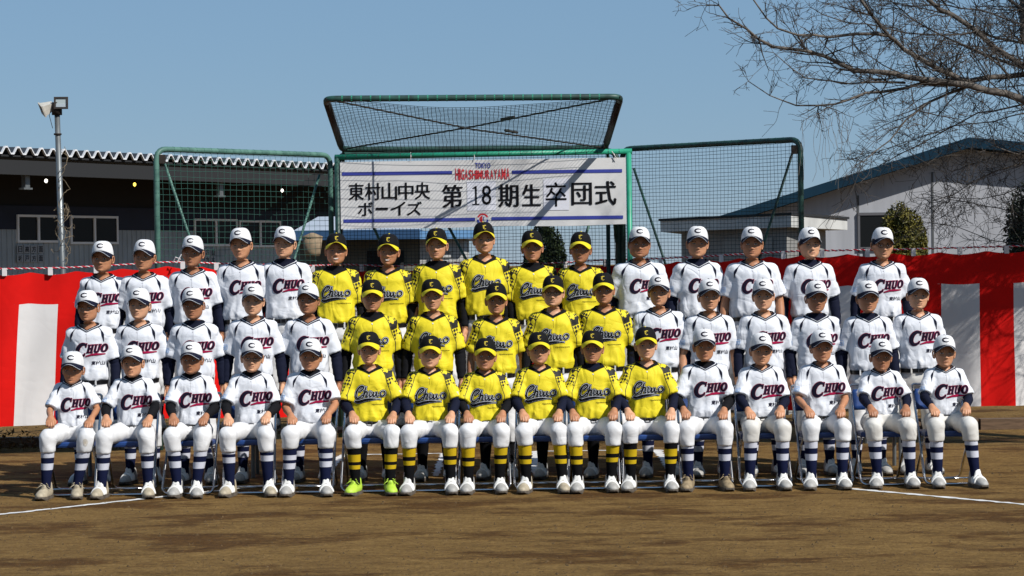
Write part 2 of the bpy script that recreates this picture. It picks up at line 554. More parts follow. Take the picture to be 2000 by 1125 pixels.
CORN = np.array([(i, j, k) for i in (0, 1) for j in (0, 1) for k in (0, 1)])
EDG = [(a, b) for a in range(8) for b in range(a + 1, 8) if np.abs(CORN[a] - CORN[b]).sum() == 1]
def surfnet(D, lo, h, smooth=1):
    s = D < 0
    nx, ny, nz = [n - 1 for n in D.shape]
    cnt = np.zeros((nx, ny, nz), np.int8)
    for c in CORN:
        cnt += s[c[0]:c[0] + nx, c[1]:c[1] + ny, c[2]:c[2] + nz]
    act = np.argwhere((cnt > 0) & (cnt < 8))
    idx = -np.ones((nx, ny, nz), np.int64)
    idx[act[:, 0], act[:, 1], act[:, 2]] = np.arange(len(act))
    cv = np.stack([D[act[:, 0] + c[0], act[:, 1] + c[1], act[:, 2] + c[2]] for c in CORN], 1)
    acc = np.zeros((len(act), 3)); n = np.zeros(len(act))
    for a, b in EDG:
        va, vb = cv[:, a], cv[:, b]
        cr = (va < 0) != (vb < 0)
        t = np.where(cr, va / np.where(cr, va - vb, 1), 0)
        acc += np.where(cr[:, None], CORN[a] + t[:, None] * (CORN[b] - CORN[a]), 0); n += cr
    V = (act + acc / n[:, None]) * h + np.asarray(lo)
    faces = []
    for ax in range(3):
        o = [(1, 2), (2, 0), (0, 1)][ax]
        sl0 = [slice(None)] * 3; sl1 = [slice(None)] * 3
        sl0[ax] = slice(0, -1); sl1[ax] = slice(1, None)
        ch = s[tuple(sl0)] != s[tuple(sl1)]
        e = np.argwhere(ch)
        m = (e[:, o[0]] > 0) & (e[:, o[1]] > 0) & (e[:, o[0]] < D.shape[o[0]] - 1) & (e[:, o[1]] < D.shape[o[1]] - 1)
        e = e[m]
        u = np.zeros(3, int); u[o[0]] = 1; w = np.zeros(3, int); w[o[1]] = 1
        q = [e - u - w, e - w, e, e - u]
        q = np.stack([idx[p[:, 0], p[:, 1], p[:, 2]] for p in q], 1)
        ins = s[e[:, 0], e[:, 1], e[:, 2]]
        q[~ins] = q[~ins][:, ::-1]
        faces.append(q)
    Fq = np.concatenate(faces)
    for _ in range(smooth):
        e = np.concatenate([Fq[:, [0, 1]], Fq[:, [1, 2]], Fq[:, [2, 3]], Fq[:, [3, 0]]])
        S = np.zeros_like(V); C = np.zeros(len(V))
        for c in range(3):
            S[:, c] = np.bincount(e[:, 0], V[e[:, 1], c], len(V)) + np.bincount(e[:, 1], V[e[:, 0], c], len(V))
        C = np.bincount(e[:, 0], minlength=len(V)) + np.bincount(e[:, 1], minlength=len(V))
        V = V * .5 + S / C[:, None] * .5
    return V, Fq

def sdf_mesh(fn, lo, hi, h, smooth=1):
    X = grid(lo, hi, h)
    return surfnet(fn(X).astype(np.float32), lo, h, smooth)

def prof(z, keys, col):
    k = np.array(keys); return np.interp(z, k[:, 0], k[:, col]).astype(np.float32)

# ================================================================== THE SETTING
# ground: one sheet to the horizon
gb = MB()
gb.add([(-400, -60, 0), (400, -60, 0), (400, 900, 0), (-400, 900, 0)], [(0, 1, 2, 3)])
ground = tag(gb.build('ground', M_dirt), kind='structure')

def chalk(name, quad_pts, label):
    """irregular chalk strip along a ground polyline (centre points, width)"""
    pts, w = quad_pts
    m = MB(); vs = []; fs = []
    p = [Vector((a.x, a.y, 0)) for a in pts]
    path = []
    for a, b in zip(p[:-1], p[1:]):
        n = max(2, int((b - a).length / .05))
        for k in range(n): path.append(a.lerp(b, k / n))
    path.append(p[-1])
    for i, q in enumerate(path):
        d = (path[min(i + 1, len(path) - 1)] - path[max(i - 1, 0)]).normalized(); nn = Vector((-d.y, d.x, 0))
        j1, j2 = random.uniform(-.022, .014), random.uniform(-.022, .014)
        vs += [q - nn * (w / 2 + j1) + Vector((0, 0, .004)), q + nn * (w / 2 + j2) + Vector((0, 0, .004))]
    for i in range(len(path) - 1): fs.append((2 * i, 2 * i + 1, 2 * i + 3, 2 * i + 2))
    m.add(vs, [f[::-1] for f in fs])
    return tag(m.build(name, M_chalk), label, 'chalk line', kind='structure')
l0, l1 = G(-60, 1012), G(560, 944)
chalk('foul_line', ([l0, l1], .075), 'white chalk foul line running in from the floodlight side')
r0, r1 = G(2060, 991), G(1640, 953)
chalk('foul_line', ([r0, r1], .075), 'white chalk foul line running in below the bare tree')
def gz(px, py): return G(px, py)
chalk('batter_box', ([gz(640, 925), gz(668, 889), gz(866, 886), gz(850, 930)], .07), 'white chalk batter box behind the seated yellow players')
chalk('batter_box', ([gz(1046, 925), gz(1046, 882), gz(1284, 879), gz(1312, 918)], .09), 'white chalk batter box behind the seated players, nearer the bare tree')

# loose clods and grit on the dirt
cb_v, cb_f = [], []
cm = MB()
for i in range(2600):
    y = 13.6 + 7 * random.random() ** 1.3
    x = random.uniform(-.25, .25) * y
    r = random.choice([.004, .005, .007, .009, .012]) * random.uniform(.7, 1.2)
    a = random.random() * 6.28
    vs = [(x + r * math.cos(a + k * 1.571) * random.uniform(.7, 1.3), y + r * math.sin(a + k * 1.571) * random.uniform(.7, 1.3), -.001) for k in range(4)]
    vs.append((x + random.uniform(-.3, .3) * r, y + random.uniform(-.3, .3) * r, r * random.uniform(.6, 1.0)))
    cm.add(vs, [(0, 1, 4), (1, 2, 4), (2, 3, 4), (3, 0, 4)])
M_clod = mat('clod', (.12, .075, .032), .95, var=.5, vscale=3)
tag(cm.build('dirt_clods', M_clod), 'small loose clods of brown dirt over the infield', 'dirt', kind='stuff')

# ------------------------------------------------------------------ long grey building with folded-plate roof
M_roofdark = mat('roof_plate_dark', (.055, .062, .075), .5, var=.2, vscale=3)
M_roofedge = mat('roof_edge_white', (.62, .63, .65), .5)
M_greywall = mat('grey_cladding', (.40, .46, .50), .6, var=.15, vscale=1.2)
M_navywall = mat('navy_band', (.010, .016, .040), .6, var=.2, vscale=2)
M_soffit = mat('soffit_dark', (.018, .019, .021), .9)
M_glassdark = mat('window_glass_dark', (.008, .009, .010), .35, spec=.15)
M_alu = mat('window_frame_grey', (.85, .88, .90), .45)
M_lampwhite = bpy.data.materials.new('lamp_lit_white'); M_lampwhite.use_nodes = True
M_lampwhite.node_tree.nodes['Principled BSDF'].inputs['Emission Color'].default_value = (1, .95, .85, 1)
M_lampwhite.node_tree.nodes['Principled BSDF'].inputs['Emission Strength'].default_value = 3
M_lampyel = bpy.data.materials.new('lamp_lit_yellow'); M_lampyel.use_nodes = True
M_lampyel.node_tree.nodes['Principled BSDF'].inputs['Emission Color'].default_value = (1, .7, .08, 1)
M_lampyel.node_tree.nodes['Principled BSDF'].inputs['Emission Strength'].default_value = 2.5

BA = P(-200, 285, 58); BB = P(700, 329, 75.5); BB = BA + (BB - BA) * 1.35      # roof edge line
ax = Vector((BB.x - BA.x, BB.y - BA.y, 0)); BL = ax.length; ax.normalize()
nb = Vector((-ax.y, ax.x, 0))                          # pointing away from the camera
if nb.y < 0: nb = -nb
bang = math.atan2(ax.y, ax.x)
hall = tag(empty('grey_hall', (BA.x, BA.y, 0), bang), 'long grey corrugated hall with a jagged folded metal roof edge', 'building')
ZR = (BA.z + BB.z) / 2
OV = 3.2
# roof: folded plates
m = MB(); pitch = .46; n = int(BL / pitch)
zz = [(0, 0), (.06, 0), (.19, .18), (.27, .18), (.40, 0), (.46, 0)]
prof2 = []
for i in range(n):
    for (a, b) in zz[:-1]: prof2.append((i * pitch + a, b))
tilt = .03
vs = []; fs = []
for (a, b) in prof2:
    vs += [(a, 0, ZR + b - .05), (a, 14, ZR + b - .05 + .5)]
for i in range(len(prof2) - 1): fs.append((2 * i, 2 * i + 2, 2 * i + 3, 2 * i + 1))
m.add(vs, fs)
roof = m.build('roof', M_roofdark, hall)
m = MB(); vs = []; fs = []
for (a, b) in prof2:
    for (dy, dz) in ((-.03, -.080), (-.03, -.035), (.04, -.035), (.04, -.080)): vs.append((a, dy, ZR + b + dz))
for i in range(len(prof2) - 1):
    for k in range(4): fs.append((4 * i + k, 4 * i + (k + 1) % 4, 4 * i + 4 + (k + 1) % 4, 4 * i + 4 + k))
m.add(vs, fs); m.build('roof_edge_trim', M_roofedge, roof)
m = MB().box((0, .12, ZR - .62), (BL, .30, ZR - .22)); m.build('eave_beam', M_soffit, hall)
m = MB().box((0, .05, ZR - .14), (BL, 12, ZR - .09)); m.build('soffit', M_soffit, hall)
# walls
WZ1 = ZR - .6
m = MB(); nrib = int(BL / .22)
vs = []; fs = []
for i in range(nrib):
    for (a, b) in ((0, 0), (.15, 0), (.165, -.03), (.205, -.03)):
        vs += [(i * .22 + a, OV - .0 - b * 0 + (b if b else 0), 0), (i * .22 + a, OV + (b if b else 0), ZR - 2.05)]
for i in range(len(vs) // 2 - 1): fs.append((2 * i, 2 * i + 2, 2 * i + 3, 2 * i + 1))
m.add(vs, fs); m.build('wall', M_greywall, hall)
MB().box((0, OV - .035, ZR - 2.05), (BL, OV + .3, ZR - 1.35)).build('navy_band', M_navywall, hall)
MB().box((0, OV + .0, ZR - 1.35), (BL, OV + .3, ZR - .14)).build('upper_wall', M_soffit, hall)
MB().box((BL - .3, OV + .02, 0), (BL, OV + 9, ZR - .14)).build('end_wall', M_greywall, hall)
def hall_x(px, py, off):
    """local x on the hall plane at distance off behind the roof edge, for an image column"""
    d = P(px, py, 1.0) - Vector((0, 0, CAM_H))
    d = Vector((d.x, 1.0, (P(px, py, 1.0).z - CAM_H)))
    o = Vector((BA.x, BA.y, 0)) + nb * off
    # ray (0,0)+t*d hits line o + s*ax
    A = np.array([[d.x, -ax.x], [d.y, -ax.y]]); t, s = np.linalg.solve(A, np.array([o.x, o.y]))
    return s, CAM_H + t * d.z
for (x0, x1, y0, y1) in ((30, 112, 419, 474), (134, 227, 421, 477), (376, 460, 427, 481), (464, 545, 430, 483)):
    a, zt = hall_x(x0, y0, OV); b, _ = hall_x(x1, y0, OV); _, zb = hall_x((x0 + x1) / 2, (y0 + y1) / 2 + (y1 - y0) / 2, OV)
    w = empty('window'); w.parent = hall
    fr = MB(); t = .07
    fr.box((a, OV - .09, zt - t), (b, OV + .0, zt)); fr.box((a, OV - .09, zb), (b, OV, zb + t))
    fr.box((a, OV - .088, zb + t), (a + t, OV, zt - t)); fr.box((b - t, OV - .088, zb + t), (b, OV, zt - t))
    mid = (a + b) / 2
    fr.box((mid - t * .6, OV - .095, zb + t), (mid + t * .6, OV, zt - t))
    fr.build('frame', M_alu, w)
    MB().box((a + t, OV - .05, zb + t), (mid - t * .6, OV - .04, zt - t)).build('pane', M_glassdark, w)
    MB().box((mid + t * .6, OV - .062, zb + t), (b - t, OV - .052, zt - t)).build('pane', M_glassdark, w)
# lettered direction tiles below the windows
M_tile = mat('sign_tile', (.36, .39, .42), .6)
M_signblack = mat('sign_black', (.02, .02, .025), .6)
sign_rows = [('日高方面', 30, 479, 13.4, True), ('坂戸方面', 30, 497, 13.4, True), ('方面', 397, 485, 11, False), ('方木', 397, 500, 11, False)]
for word, px, py, pw, full in sign_rows:
    for i, ch in enumerate(word):
        a, zt = hall_x(px + i * pw, py, OV); b, _ = hall_x(px + i * pw + pw * .88, py, OV); _, zb = hall_x(px + i * pw, py + 15.5, OV)
        tl = MB().box((a, OV - .07, zb), (b, OV - .055, zt)).build('sign_tile', M_tile, hall)
        v, f = fit_text(ch, a + .04, b - .04, zb + .03, zt - .03, offset=.02)
        mesh = MB().add([(p[0], OV - .076, p[1]) for p in v], f)
        mesh.build('lettering', M_signblack, tl)
for (px, py, ml) in ((90, 353, M_lampwhite), (263, 360, M_lampyel), (551, 372, M_lampwhite)):
    a, z = hall_x(px, py, 1.6)
    lp = MB(); vs = []
    lp.tube([(a, 1.6, z - .06), (a, 1.6, z - .03), (a, 1.6, z + .02), (a, 1.6, z + .06)], [.014, .042, .042, .014], 10)
    o = lp.build('lamp_bulb', ml, hall, True)
    MB().tube([(a, 1.6, z + .05), (a, 1.6, z + .12), (a, 1.6, ZR - .15)], [.035, .03, .012], 8).build('lamp_rod', M_soffit, o)
for px, py in ((48, 300), (427, 322)):
    a, z = hall_x(px, py, .5)
    b = MB().box((a - .09, .4, z - .95), (a + .09, .55, ZR - .3)); b.box((a - .17, .38, z - 1.0), (a + .17, .58, z - .95))
    b.build('eave_bracket', M_steel, hall)

# ------------------------------------------------------------------ low shed with blue eave behind the net
M_shedwall = mat('shed_wall_olive', (.17, .17, .14), .8, var=.3, vscale=2)
M_blueeave = mat('blue_eave', (.03, .085, .19), .5, var=.2, vscale=2)
M_shedwhite = mat('shed_white', (.50, .50, .48), .7, var=.15, vscale=1.5)
M_shedroof = mat('shed_roof_pale', (.42, .46, .52), .5, var=.1, vscale=2)
YS = 30.0
a, b = P(572, 462, YS), P(905, 462, YS)
shed = tag(empty('shed', (a.x, YS, 0)), 'low olive shed with a blue eave behind the hitting net', 'shed')
W = b.x - a.x; HZ = P(700, 468, YS).z
MB().box((0, .55, 0), (W * .73, 4, HZ)).build('wall', M_shedwall, shed)
MB().box((W * .73 + .01, .5, 0), (W, 4, HZ)).build('end_wall', M_shedwhite, shed)
MB().box((-.05, 0, HZ), (W * .74, 4.4, HZ + .13)).build('eave', M_blueeave, shed)
MB().box((W * .74 + .004, .3, HZ + .0), (W + .15, 4.2, HZ + .11)).build('end_eave', mat('eave_light_blue', (.16, .34, .60), .5), shed)
m = MB(); m.add([(-.02, .25, HZ + .131), (W * .74, .25, HZ + .131), (W * .74, 4.2, HZ + .40), (-.02, 4.2, HZ + .40)], [(0, 1, 2, 3)])
m.build('roof', M_shedroof, shed)
sd = MB().box((.95, .52, .3), (1.45, .56, HZ - .15)); sd.build('opening_shade_panel', M_soffit, shed)  # flat panel on the unbroken wall, its near-black standing in for a shaded opening
for x0, x1 in ((.12, .62), (1.55, 1.8)):
    d = MB(); d.box((x0, .50, .2), (x1, .545, HZ - .5)); d.build('door', mat('shed_door', (.24, .24, .21), .7, var=.2, vscale=3), shed)
lv = empty('louvre'); lv.parent = shed
for k in range(3):
    MB().box((W * .80, .45, HZ - .32 + k * .07), (W * .92, .50, HZ - .285 + k * .07)).build('slat', mat('louvre_grey', (.55, .55, .53), .6), lv)
q = P(610, 462, YS - .3)
bk = MB(); bk.tube([(q.x, q.y, q.z - .02), (q.x, q.y, q.z - .2), (q.x, q.y, q.z - .26)], [.135, .11, .10], 14)
bk.tube([(q.x, q.y, q.z + .05), (q.x, q.y, q.z - .0), (q.x, q.y, q.z - .02)], [.02, .14, .14], 14)
tag(bk.build('hanging_basket', mat('basket_tan', (.26, .19, .12), .8, var=.3, vscale=12), None, True), 'tan plastic basket hanging below the blue shed eave', 'basket')

# ------------------------------------------------------------------ flat concrete store and large white building with blue gable
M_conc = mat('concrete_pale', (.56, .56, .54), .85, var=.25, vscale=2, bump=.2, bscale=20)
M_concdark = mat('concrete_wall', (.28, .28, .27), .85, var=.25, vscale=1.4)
kc, kl, kr = P(1545, 420, 27.0), P(1290, 433, 30.0), P(1655, 437, 30.5)
store = tag(empty('flat_roof_store', (kc.x, kc.y, 0)), 'flat-roofed pale concrete store behind the wing net', 'building')
zt1 = P(1545, 420, 27.0).z; zt0 = zt1 - .145
foot = [Vector((0, 0, 0)), Vector((kr.x - kc.x, kr.y - kc.y, 0)), Vector((kr.x - kc.x - 1.9, kr.y - kc.y + 3.5, 0)), Vector((kl.x - kc.x, kl.y - kc.y, 0))]
def prism(fp, z0, z1):
    n = len(fp); v = [(p.x, p.y, z0) for p in fp] + [(p.x, p.y, z1) for p in fp]
    return MB().add(v, [tuple(range(n - 1, -1, -1)), tuple(range(n, 2 * n))] + [(i, (i + 1) % n, n + (i + 1) % n, n + i) for i in range(n)])
cen = sum(foot, Vector((0, 0, 0))) / 4
ins = [p + (cen - p).normalized() * .30 for p in foot]
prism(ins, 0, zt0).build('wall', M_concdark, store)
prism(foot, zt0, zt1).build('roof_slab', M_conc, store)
prism([p + (p - cen).normalized() * .03 for p in foot], zt1, zt1 + .03).build('roof_flashing', M_soffit, store)
da = (ins[3] - ins[0]).normalized(); nn_ = Vector((da.y, -da.x, 0))
if nn_.y > 0: nn_ = -nn_
for t0, t1 in ((.35, .95), (1.1, 1.7)):
    q0, q1 = ins[0] + da * t0 + nn_ * .012, ins[0] + da * t1 + nn_ * .012
    prism([q0, q1, q1 - nn_ * .011, q0 - nn_ * .011], .4, zt0 - .12).build('shutter', mat('shutter_grey', (.26, .26, .25), .6, var=.2, vscale=4), store)

M_bigwall = mat('big_white_wall', (.36, .37, .40), .7, var=.14, vscale=.8, stretch=(6, 6, .6))
M_blueroof = mat('blue_roof', (.007, .030, .055), .85, var=.25, vscale=1.2, spec=.1)
YB = 48.0
gl = P(1356, 428, YB); gp = P(1893, 268, YB); gr_ = P(2250, 300, YB)
big = tag(empty('white_gabled_building', (gl.x, YB, 0)), 'large white building with a sloping dark blue gable roof', 'building')
m = MB()
lx, px_, rx = 0, gp.x - gl.x, gr_.x - gl.x
zl, zp, zr = gl.z - .1, gp.z, gp.z - (rx - px_) * .10
def gable(m, x0, za, xp, zb, x1, zc, y0, y1):
    v = [(x0, y0, 0), (x1, y0, 0), (x1, y0, zc), (xp, y0, zb), (x0, y0, za), (x0 + 2, y1, 0), (x1 + 2, y1, 0), (x1 + 2, y1, zc), (xp + 2, y1, zb), (x0 + 2, y1, za)]
    return m.add(v, [(0, 1, 2, 3, 4), (9, 8, 7, 6, 5), (0, 5, 6, 1), (1, 6, 7, 2), (2, 7, 8, 3), (3, 8, 9, 4), (4, 9, 5, 0)])
slope = (zp - zl) / px_
gable(m, 1.1, zl + slope * 1.1 - .23, px_, zp - .23, rx - .4, zr - .22, .5, 16)
m.build('wall', M_bigwall, big)
m = MB()
v = []
for y, ex_ in ((0, 0), (17, 2.2)):   # the ridge runs back and away
    v += [(ex_, y, zl), (px_ + ex_, y, zp), (rx + ex_, y, zr), (rx + ex_, y, zr - .21), (px_ + ex_, y, zp - .22), (ex_, y, zl - .20)]
m.add(v, [(0, 1, 4, 5), (1, 2, 3, 4), (0, 6, 7, 1), (1, 7, 8, 2), (5, 4, 10, 11), (4, 3, 9, 10), (0, 5, 11, 6), (2, 8, 9, 3), (7, 6, 11, 10), (8, 7, 10, 9)])
m.build('roof', M_blueroof, big)
for px in (1683, 1560, 1830):
    q = P(px, 400, YB); xx = q.x - gl.x
    zt_ = min(zl + slope * xx - .5, zp - .5)
    MB().box((xx - .02, .485, 0), (xx + .02, .498, zt_)).build('wall_joint', mat('joint_dark', (.08, .085, .09), .8), big)
q0 = P(1686, 420, YB); q1 = P(1724, 482, YB)
wn_ = empty('window'); wn_.parent = big
MB().box((q0.x - gl.x, .46, q1.z), (q1.x - gl.x + .5, .475, q0.z)).build('pane', M_glassdark, wn_)
f_ = MB(); x0, x1 = q0.x - gl.x, q1.x - gl.x + .5
f_.box((x0 - .05, .44, q0.z), (x1 + .05, .495, q0.z + .06)); f_.box((x0 - .05, .44, q1.z - .06), (x1 + .05, .495, q1.z)); f_.box((x0 - .05, .445, q1.z), (x0, .495, q0.z)); f_.box((x1, .445, q1.z), (x1 + .05, .495, q0.z))
f_.build('frame', mat('window_frame_dark', (.10, .10, .11), .5), wn_)
q0 = P(1425, 425, YB); q1 = P(1468, 412, YB)
MB().box((q0.x - gl.x, .47, q0.z - .05), (q1.x - gl.x, .49, q1.z - .1)).build('vent_grille', mat('vent_tan', (.20, .18, .12), .7), big)

# ------------------------------------------------------------------ clipped shrubs
def leaf_mat(name, c1, c2):
    return mat(name, c1, .6, col2=c2, vscale=9, spec=.25)
def shrub(name, label, c, rx, ry, rz, n, size, material, cat='shrub', top=1.0):
    """clipped dome: leaf faces through an outer shell, stem below"""
    root = tag(empty(name, (c.x, c.y, 0)), label, cat)
    ztop_ = c.z + rz; c = Vector((c.x, c.y, ztop_ * .52)); rz = ztop_ * .48
    vs, fs = [], []
    for i in range(n):
        th = random.random() * 6.283; u = random.uniform(-.35, 1.0) if random.random() < .75 else random.uniform(.5, 1.0)
        rr = max(0, 1 - abs(u) ** 2.6) ** .5
        k = random.uniform(.86, 1.03) if cat != 'bush' else random.uniform(.75, 1.06)
        lump = 1 + .05 * math.sin(5 * th + 3 * u) + .04 * math.sin(11 * u + 2 * th) + (.10 * math.sin(9 * th + 7 * u) * math.sin(4 * u + 2) if cat == 'bush' else 0)
        p = Vector((rx * rr * math.cos(th) * k * lump, ry * rr * math.sin(th) * k * lump, c.z + rz * u * k * lump))
        d = Vector((random.gauss(0, 1), random.gauss(0, 1), random.gauss(.4, 1))).normalized()
        e = d.cross(Vector((random.gauss(0, 1), random.gauss(0, 1), random.gauss(0, 1)))).normalized()
        s = size * random.uniform(.6, 1.3); o = len(vs)
        vs += [p - d * s, p + e * s * .45, p + d * s, p - e * s * .45]
        fs.append((o, o + 1, o + 2, o + 3))
    mb = MB().add(vs, fs); mb.build('foliage', material, root)
    core = MB(); core.tube([(0, 0, c.z - rz * .6), (0, 0, c.z - rz * .3), (0, 0, c.z + rz * .3), (0, 0, c.z + rz * .75)], [rx * .6, rx * .82, rx * .82, rx * .5], 12)
    core.build('shade_core', mat('shrub_inner', (.012, .016, .008), .9), root)  # solid core, near-black to stand in for the shade between the leaves
    MB().tube([(0, 0, 0), (0, 0, max(.1, c.z - rz * .5))], [.07, .05], 8).build('stem', M_wood, root)
    return root
M_leafdark = leaf_mat('leaf_dark_green', (.035, .055, .016), (.014, .022, .008))
M_leafolive = leaf_mat('leaf_olive_gold', (.17, .145, .022), (.045, .050, .010))
M_leafblack = leaf_mat('leaf_evergreen', (.018, .026, .012), (.008, .011, .006))
YQ = 27.0
c = P(1063, 492, YQ); shrub('clipped_shrub', 'dark green clipped round shrub behind the net, under the banner', c, .285, .285, P(1063, 441, YQ).z - c.z, 15000, .022, M_leafdark)
YQ = 27.5
c = P(1760, 470, YQ); shrub('clipped_shrub', 'olive-gold clipped dome shrub beside the white building window', c, .345, .345, P(1760, 409, YQ).z - c.z, 20000, .022, M_leafolive)
YQ = 30.0
c = P(2022, 445, YQ); shrub('evergreen_bush', 'dark evergreen bush at the edge below the bare tree', c, .42, .42, .52, 11000, .03, M_leafblack, 'bush')
# low weeds and grit bank under the curtain
ws, wf = [], []
M_dryleaf = mat('dry_leaf', (.16, .09, .03), .9, var=.5, vscale=20)
for i in range(1500):
    x = random.uniform(-6.3, -3.4); y = random.uniform(23.3, 24.1); z = abs(random.gauss(0, .07))
    d = Vector((random.gauss(0, 1), random.gauss(0, 1), random.gauss(.3, .6))).normalized(); e = d.cross(Vector((random.random(), random.random(), 1))).normalized()
    s = .03 * random.uniform(.5, 1.4); p = Vector((x, y, z + .02)); o = len(ws)
    ws += [p - d * s, p + e * s * .4, p + d * s, p - e * s * .4]; wf.append((o, o + 1, o + 2, o + 3))
tag(MB().add(ws, wf).build('dry_leaves', M_dryleaf), 'dry brown leaf litter banked under the striped curtain', 'leaves', kind='stuff')
# timber edging on the ground behind, both sides
for (x0, x1, y, h, lab) in ((-7.5, -3.2, 23.9, .10, 'low dark timber kerb under the curtain on the floodlight side'), (3.3, 8.0, 24.6, .12, 'low dark timber kerb under the curtain below the bare tree')):
    t = tag(empty('timber_edging', (x0, y, 0)), lab, 'timber')
    xx = 0
    while xx < x1 - x0 - .1:
        L = min(1.8, x1 - x0 - xx)
        MB().box((xx, random.uniform(-.02, .02), 0), (xx + L - .02, .14, h + random.uniform(-.01, .01))).build('plank', M_wood, t)
        xx += L

# ------------------------------------------------------------------ floodlight pole with dry vine
YP = 27.0
pt, pb = P(111, 205, YP), P(120, 520, YP)
fl = tag(empty('floodlight_pole', (pb.x + .03, YP, 0)), 'steel floodlight pole with two lamps and dry vine twisted round it', 'light pole')
X0 = pb.x + .03
MB().tube([(0, 0, 0), (-.01, 0, 1.5), (pt.x - X0, 0, pt.z)], [.042, .038, .032], 14).build('pole', M_steel, fl, True)
MB().tube([(pt.x - X0, -.0, pt.z - .12), (pt.x - X0, 0, pt.z + .03)], [.062, .062], 12).build('bracket', M_rust, fl, True)
MB().tube([(pt.x - X0 + .005, 0, pt.z - .36), (pt.x - X0 + .005, 0, pt.z - .34)], [.047, .047], 12).build('clamp', M_rust, fl, True)
def floodlamp(cx, cz, rot, bodymat):
    e = empty('floodlight'); e.parent = fl; e.location = (cx, 0, cz); e.rotation_euler = rot; e.scale = (.88, .88, .88)
    b = MB()
    v = [(-.085, -.06, -.075), (.085, -.06, -.075), (.085, -.06, .075), (-.085, -.06, .075), (-.05, .10, -.045), (.05, .10, -.045), (.05, .10, .045), (-.05, .10, .045)]
    b.add(v, [(4, 5, 6, 7), (0, 4, 7, 3), (1, 2, 6, 5), (3, 7, 6, 2), (0, 1, 5, 4)])
    b.box((-.03, .09, -.03), (.03, .16, .03)); b.build('housing', bodymat, e)
    r = MB(); r.box((-.095, -.075, .060), (.095, -.055, .083)); r.box((-.095, -.075, -.083), (.095, -.055, -.060)); r.box((-.095, -.0745, -.06), (-.07, -.055, .06)); r.box((.07, -.0745, -.06), (.095, -.055, .06))
    r.build('rim', M_rust if bodymat is M_rust else bodymat, e)
    MB().box((-.07, -.062, -.060), (.07, -.058, .060)).build('glass', mat('lamp_glass', (.35, .40, .40), .08, spec=.8), e)
    MB().box((-.065, -.066, -.055), (.06, -.0625, -.012)).build('reflector', mat('lamp_reflector', (.75, .76, .72), .15, metal=.6), e)
    return e
cc = P(120, 203, YP)
floodlamp(cc.x - X0, cc.z, (R(-8), 0, R(6)), M_rust)
cc = P(91, 211, YP)
floodlamp(cc.x - X0, cc.z, (R(25), R(20), R(-62)), mat('lamp_case_cream', (.55, .52, .46), .5, var=.2, vscale=12))
vm = MB()
zb = P(118, 515, YP).z
for k in range(16):
    z = random.uniform(zb - .2, P(118, 310, YP).z); a = random.random() * 6.28; r = .06; pts = []
    loose = random.random() < .5
    for j in range(14):
        pts.append(Vector((r * math.cos(a), r * math.sin(a) * .8 - .01, z)))
        a += random.uniform(.1, .6); z += random.uniform(.0, .06) if not loose else random.uniform(-.06, .06)
        r = max(.048, r + random.gauss(.004 if loose else 0, .016))
        r = min(r, .26)
    vm.tube(pts, .0035, 4)
vm.build('dry_vine', mat('vine_dry', (.22, .17, .11), .9, var=.3, vscale=9), fl)
wc_ = MB(); wc_.tube([(pt.x - X0 - .05, -.02, pt.z - .02), (pt.x - X0 - .09, -.02, pt.z - .12), (pt.x - X0 - .05, -.02, pt.z - .28)], .004, 5); wc_.build('cable', M_rust, fl)

# ------------------------------------------------------------------ hitting net (backstop)
def net(parent, corners, nu, nv, material, sag=.0, th=.0022, name='net'):
    """square mesh of cords on a bilinear patch: corners bl, br, tr, tl"""
    bl, br, tr, tl = [Vector(c) for c in corners]
    m = MB()
    nrm = (br - bl).cross(tl - bl).normalized()
    def pt(u, v):
        p = bl.lerp(br, u).lerp(tl.lerp(tr, u), v)
        wob = math.sin(u * 9.1 + v * 4) * math.sin(v * 7.3 + u * 2.0)
        return p + nrm * (sag * 4 * u * (1 - u) * .5 + .012 * wob) + Vector((0, 0, -sag * .25 * math.sin(math.pi * u) * (v ** 2)))
    vs, fs = [], []
    def cord(pts):
        o = len(vs)
        for i, p in enumerate(pts):
            t = (pts[min(i + 1, len(pts) - 1)] - pts[max(i - 1, 0)]).normalized()
            a = nrm; b = t.cross(nrm)
            vs.extend([p + a * th, p + b * th, p - a * th, p - b * th])
        for i in range(len(pts) - 1):
            for k in range(4):
                fs.append((o + 4 * i + k, o + 4 * i + (k + 1) % 4, o + 4 * i + 4 + (k + 1) % 4, o + 4 * i + 4 + k))
    jit = [random.gauss(0, .0012) for _ in range(400)]
    for i in range(nu + 1):
        u = i / nu
        cord([pt(min(1, max(0, u + jit[(i * 7 + k) % 400])), k / 12) for k in range(13)])
    for j in range(nv + 1):
        v = j / nv
        cord([pt(k / 12, min(1, max(0, v + jit[(j * 11 + k * 3) % 400]))) for k in range(13)])
    m.add(vs, fs)
    return m.build(name, material, parent)

def lash(mb, pts, r, step=.13, w=.010):
    """cord lashing rings round a tube"""
    pts = [Vector(p) for p in pts]
    for a, b in zip(pts[:-1], pts[1:]):
        L = (b - a).length; d = (b - a).normalized(); n = int(L / step)
        for k in range(n):
            p = a + d * (k + .5) * step
            mb.tube([p - d * w * .5, p + d * w * .5], r, 8, caps=False)

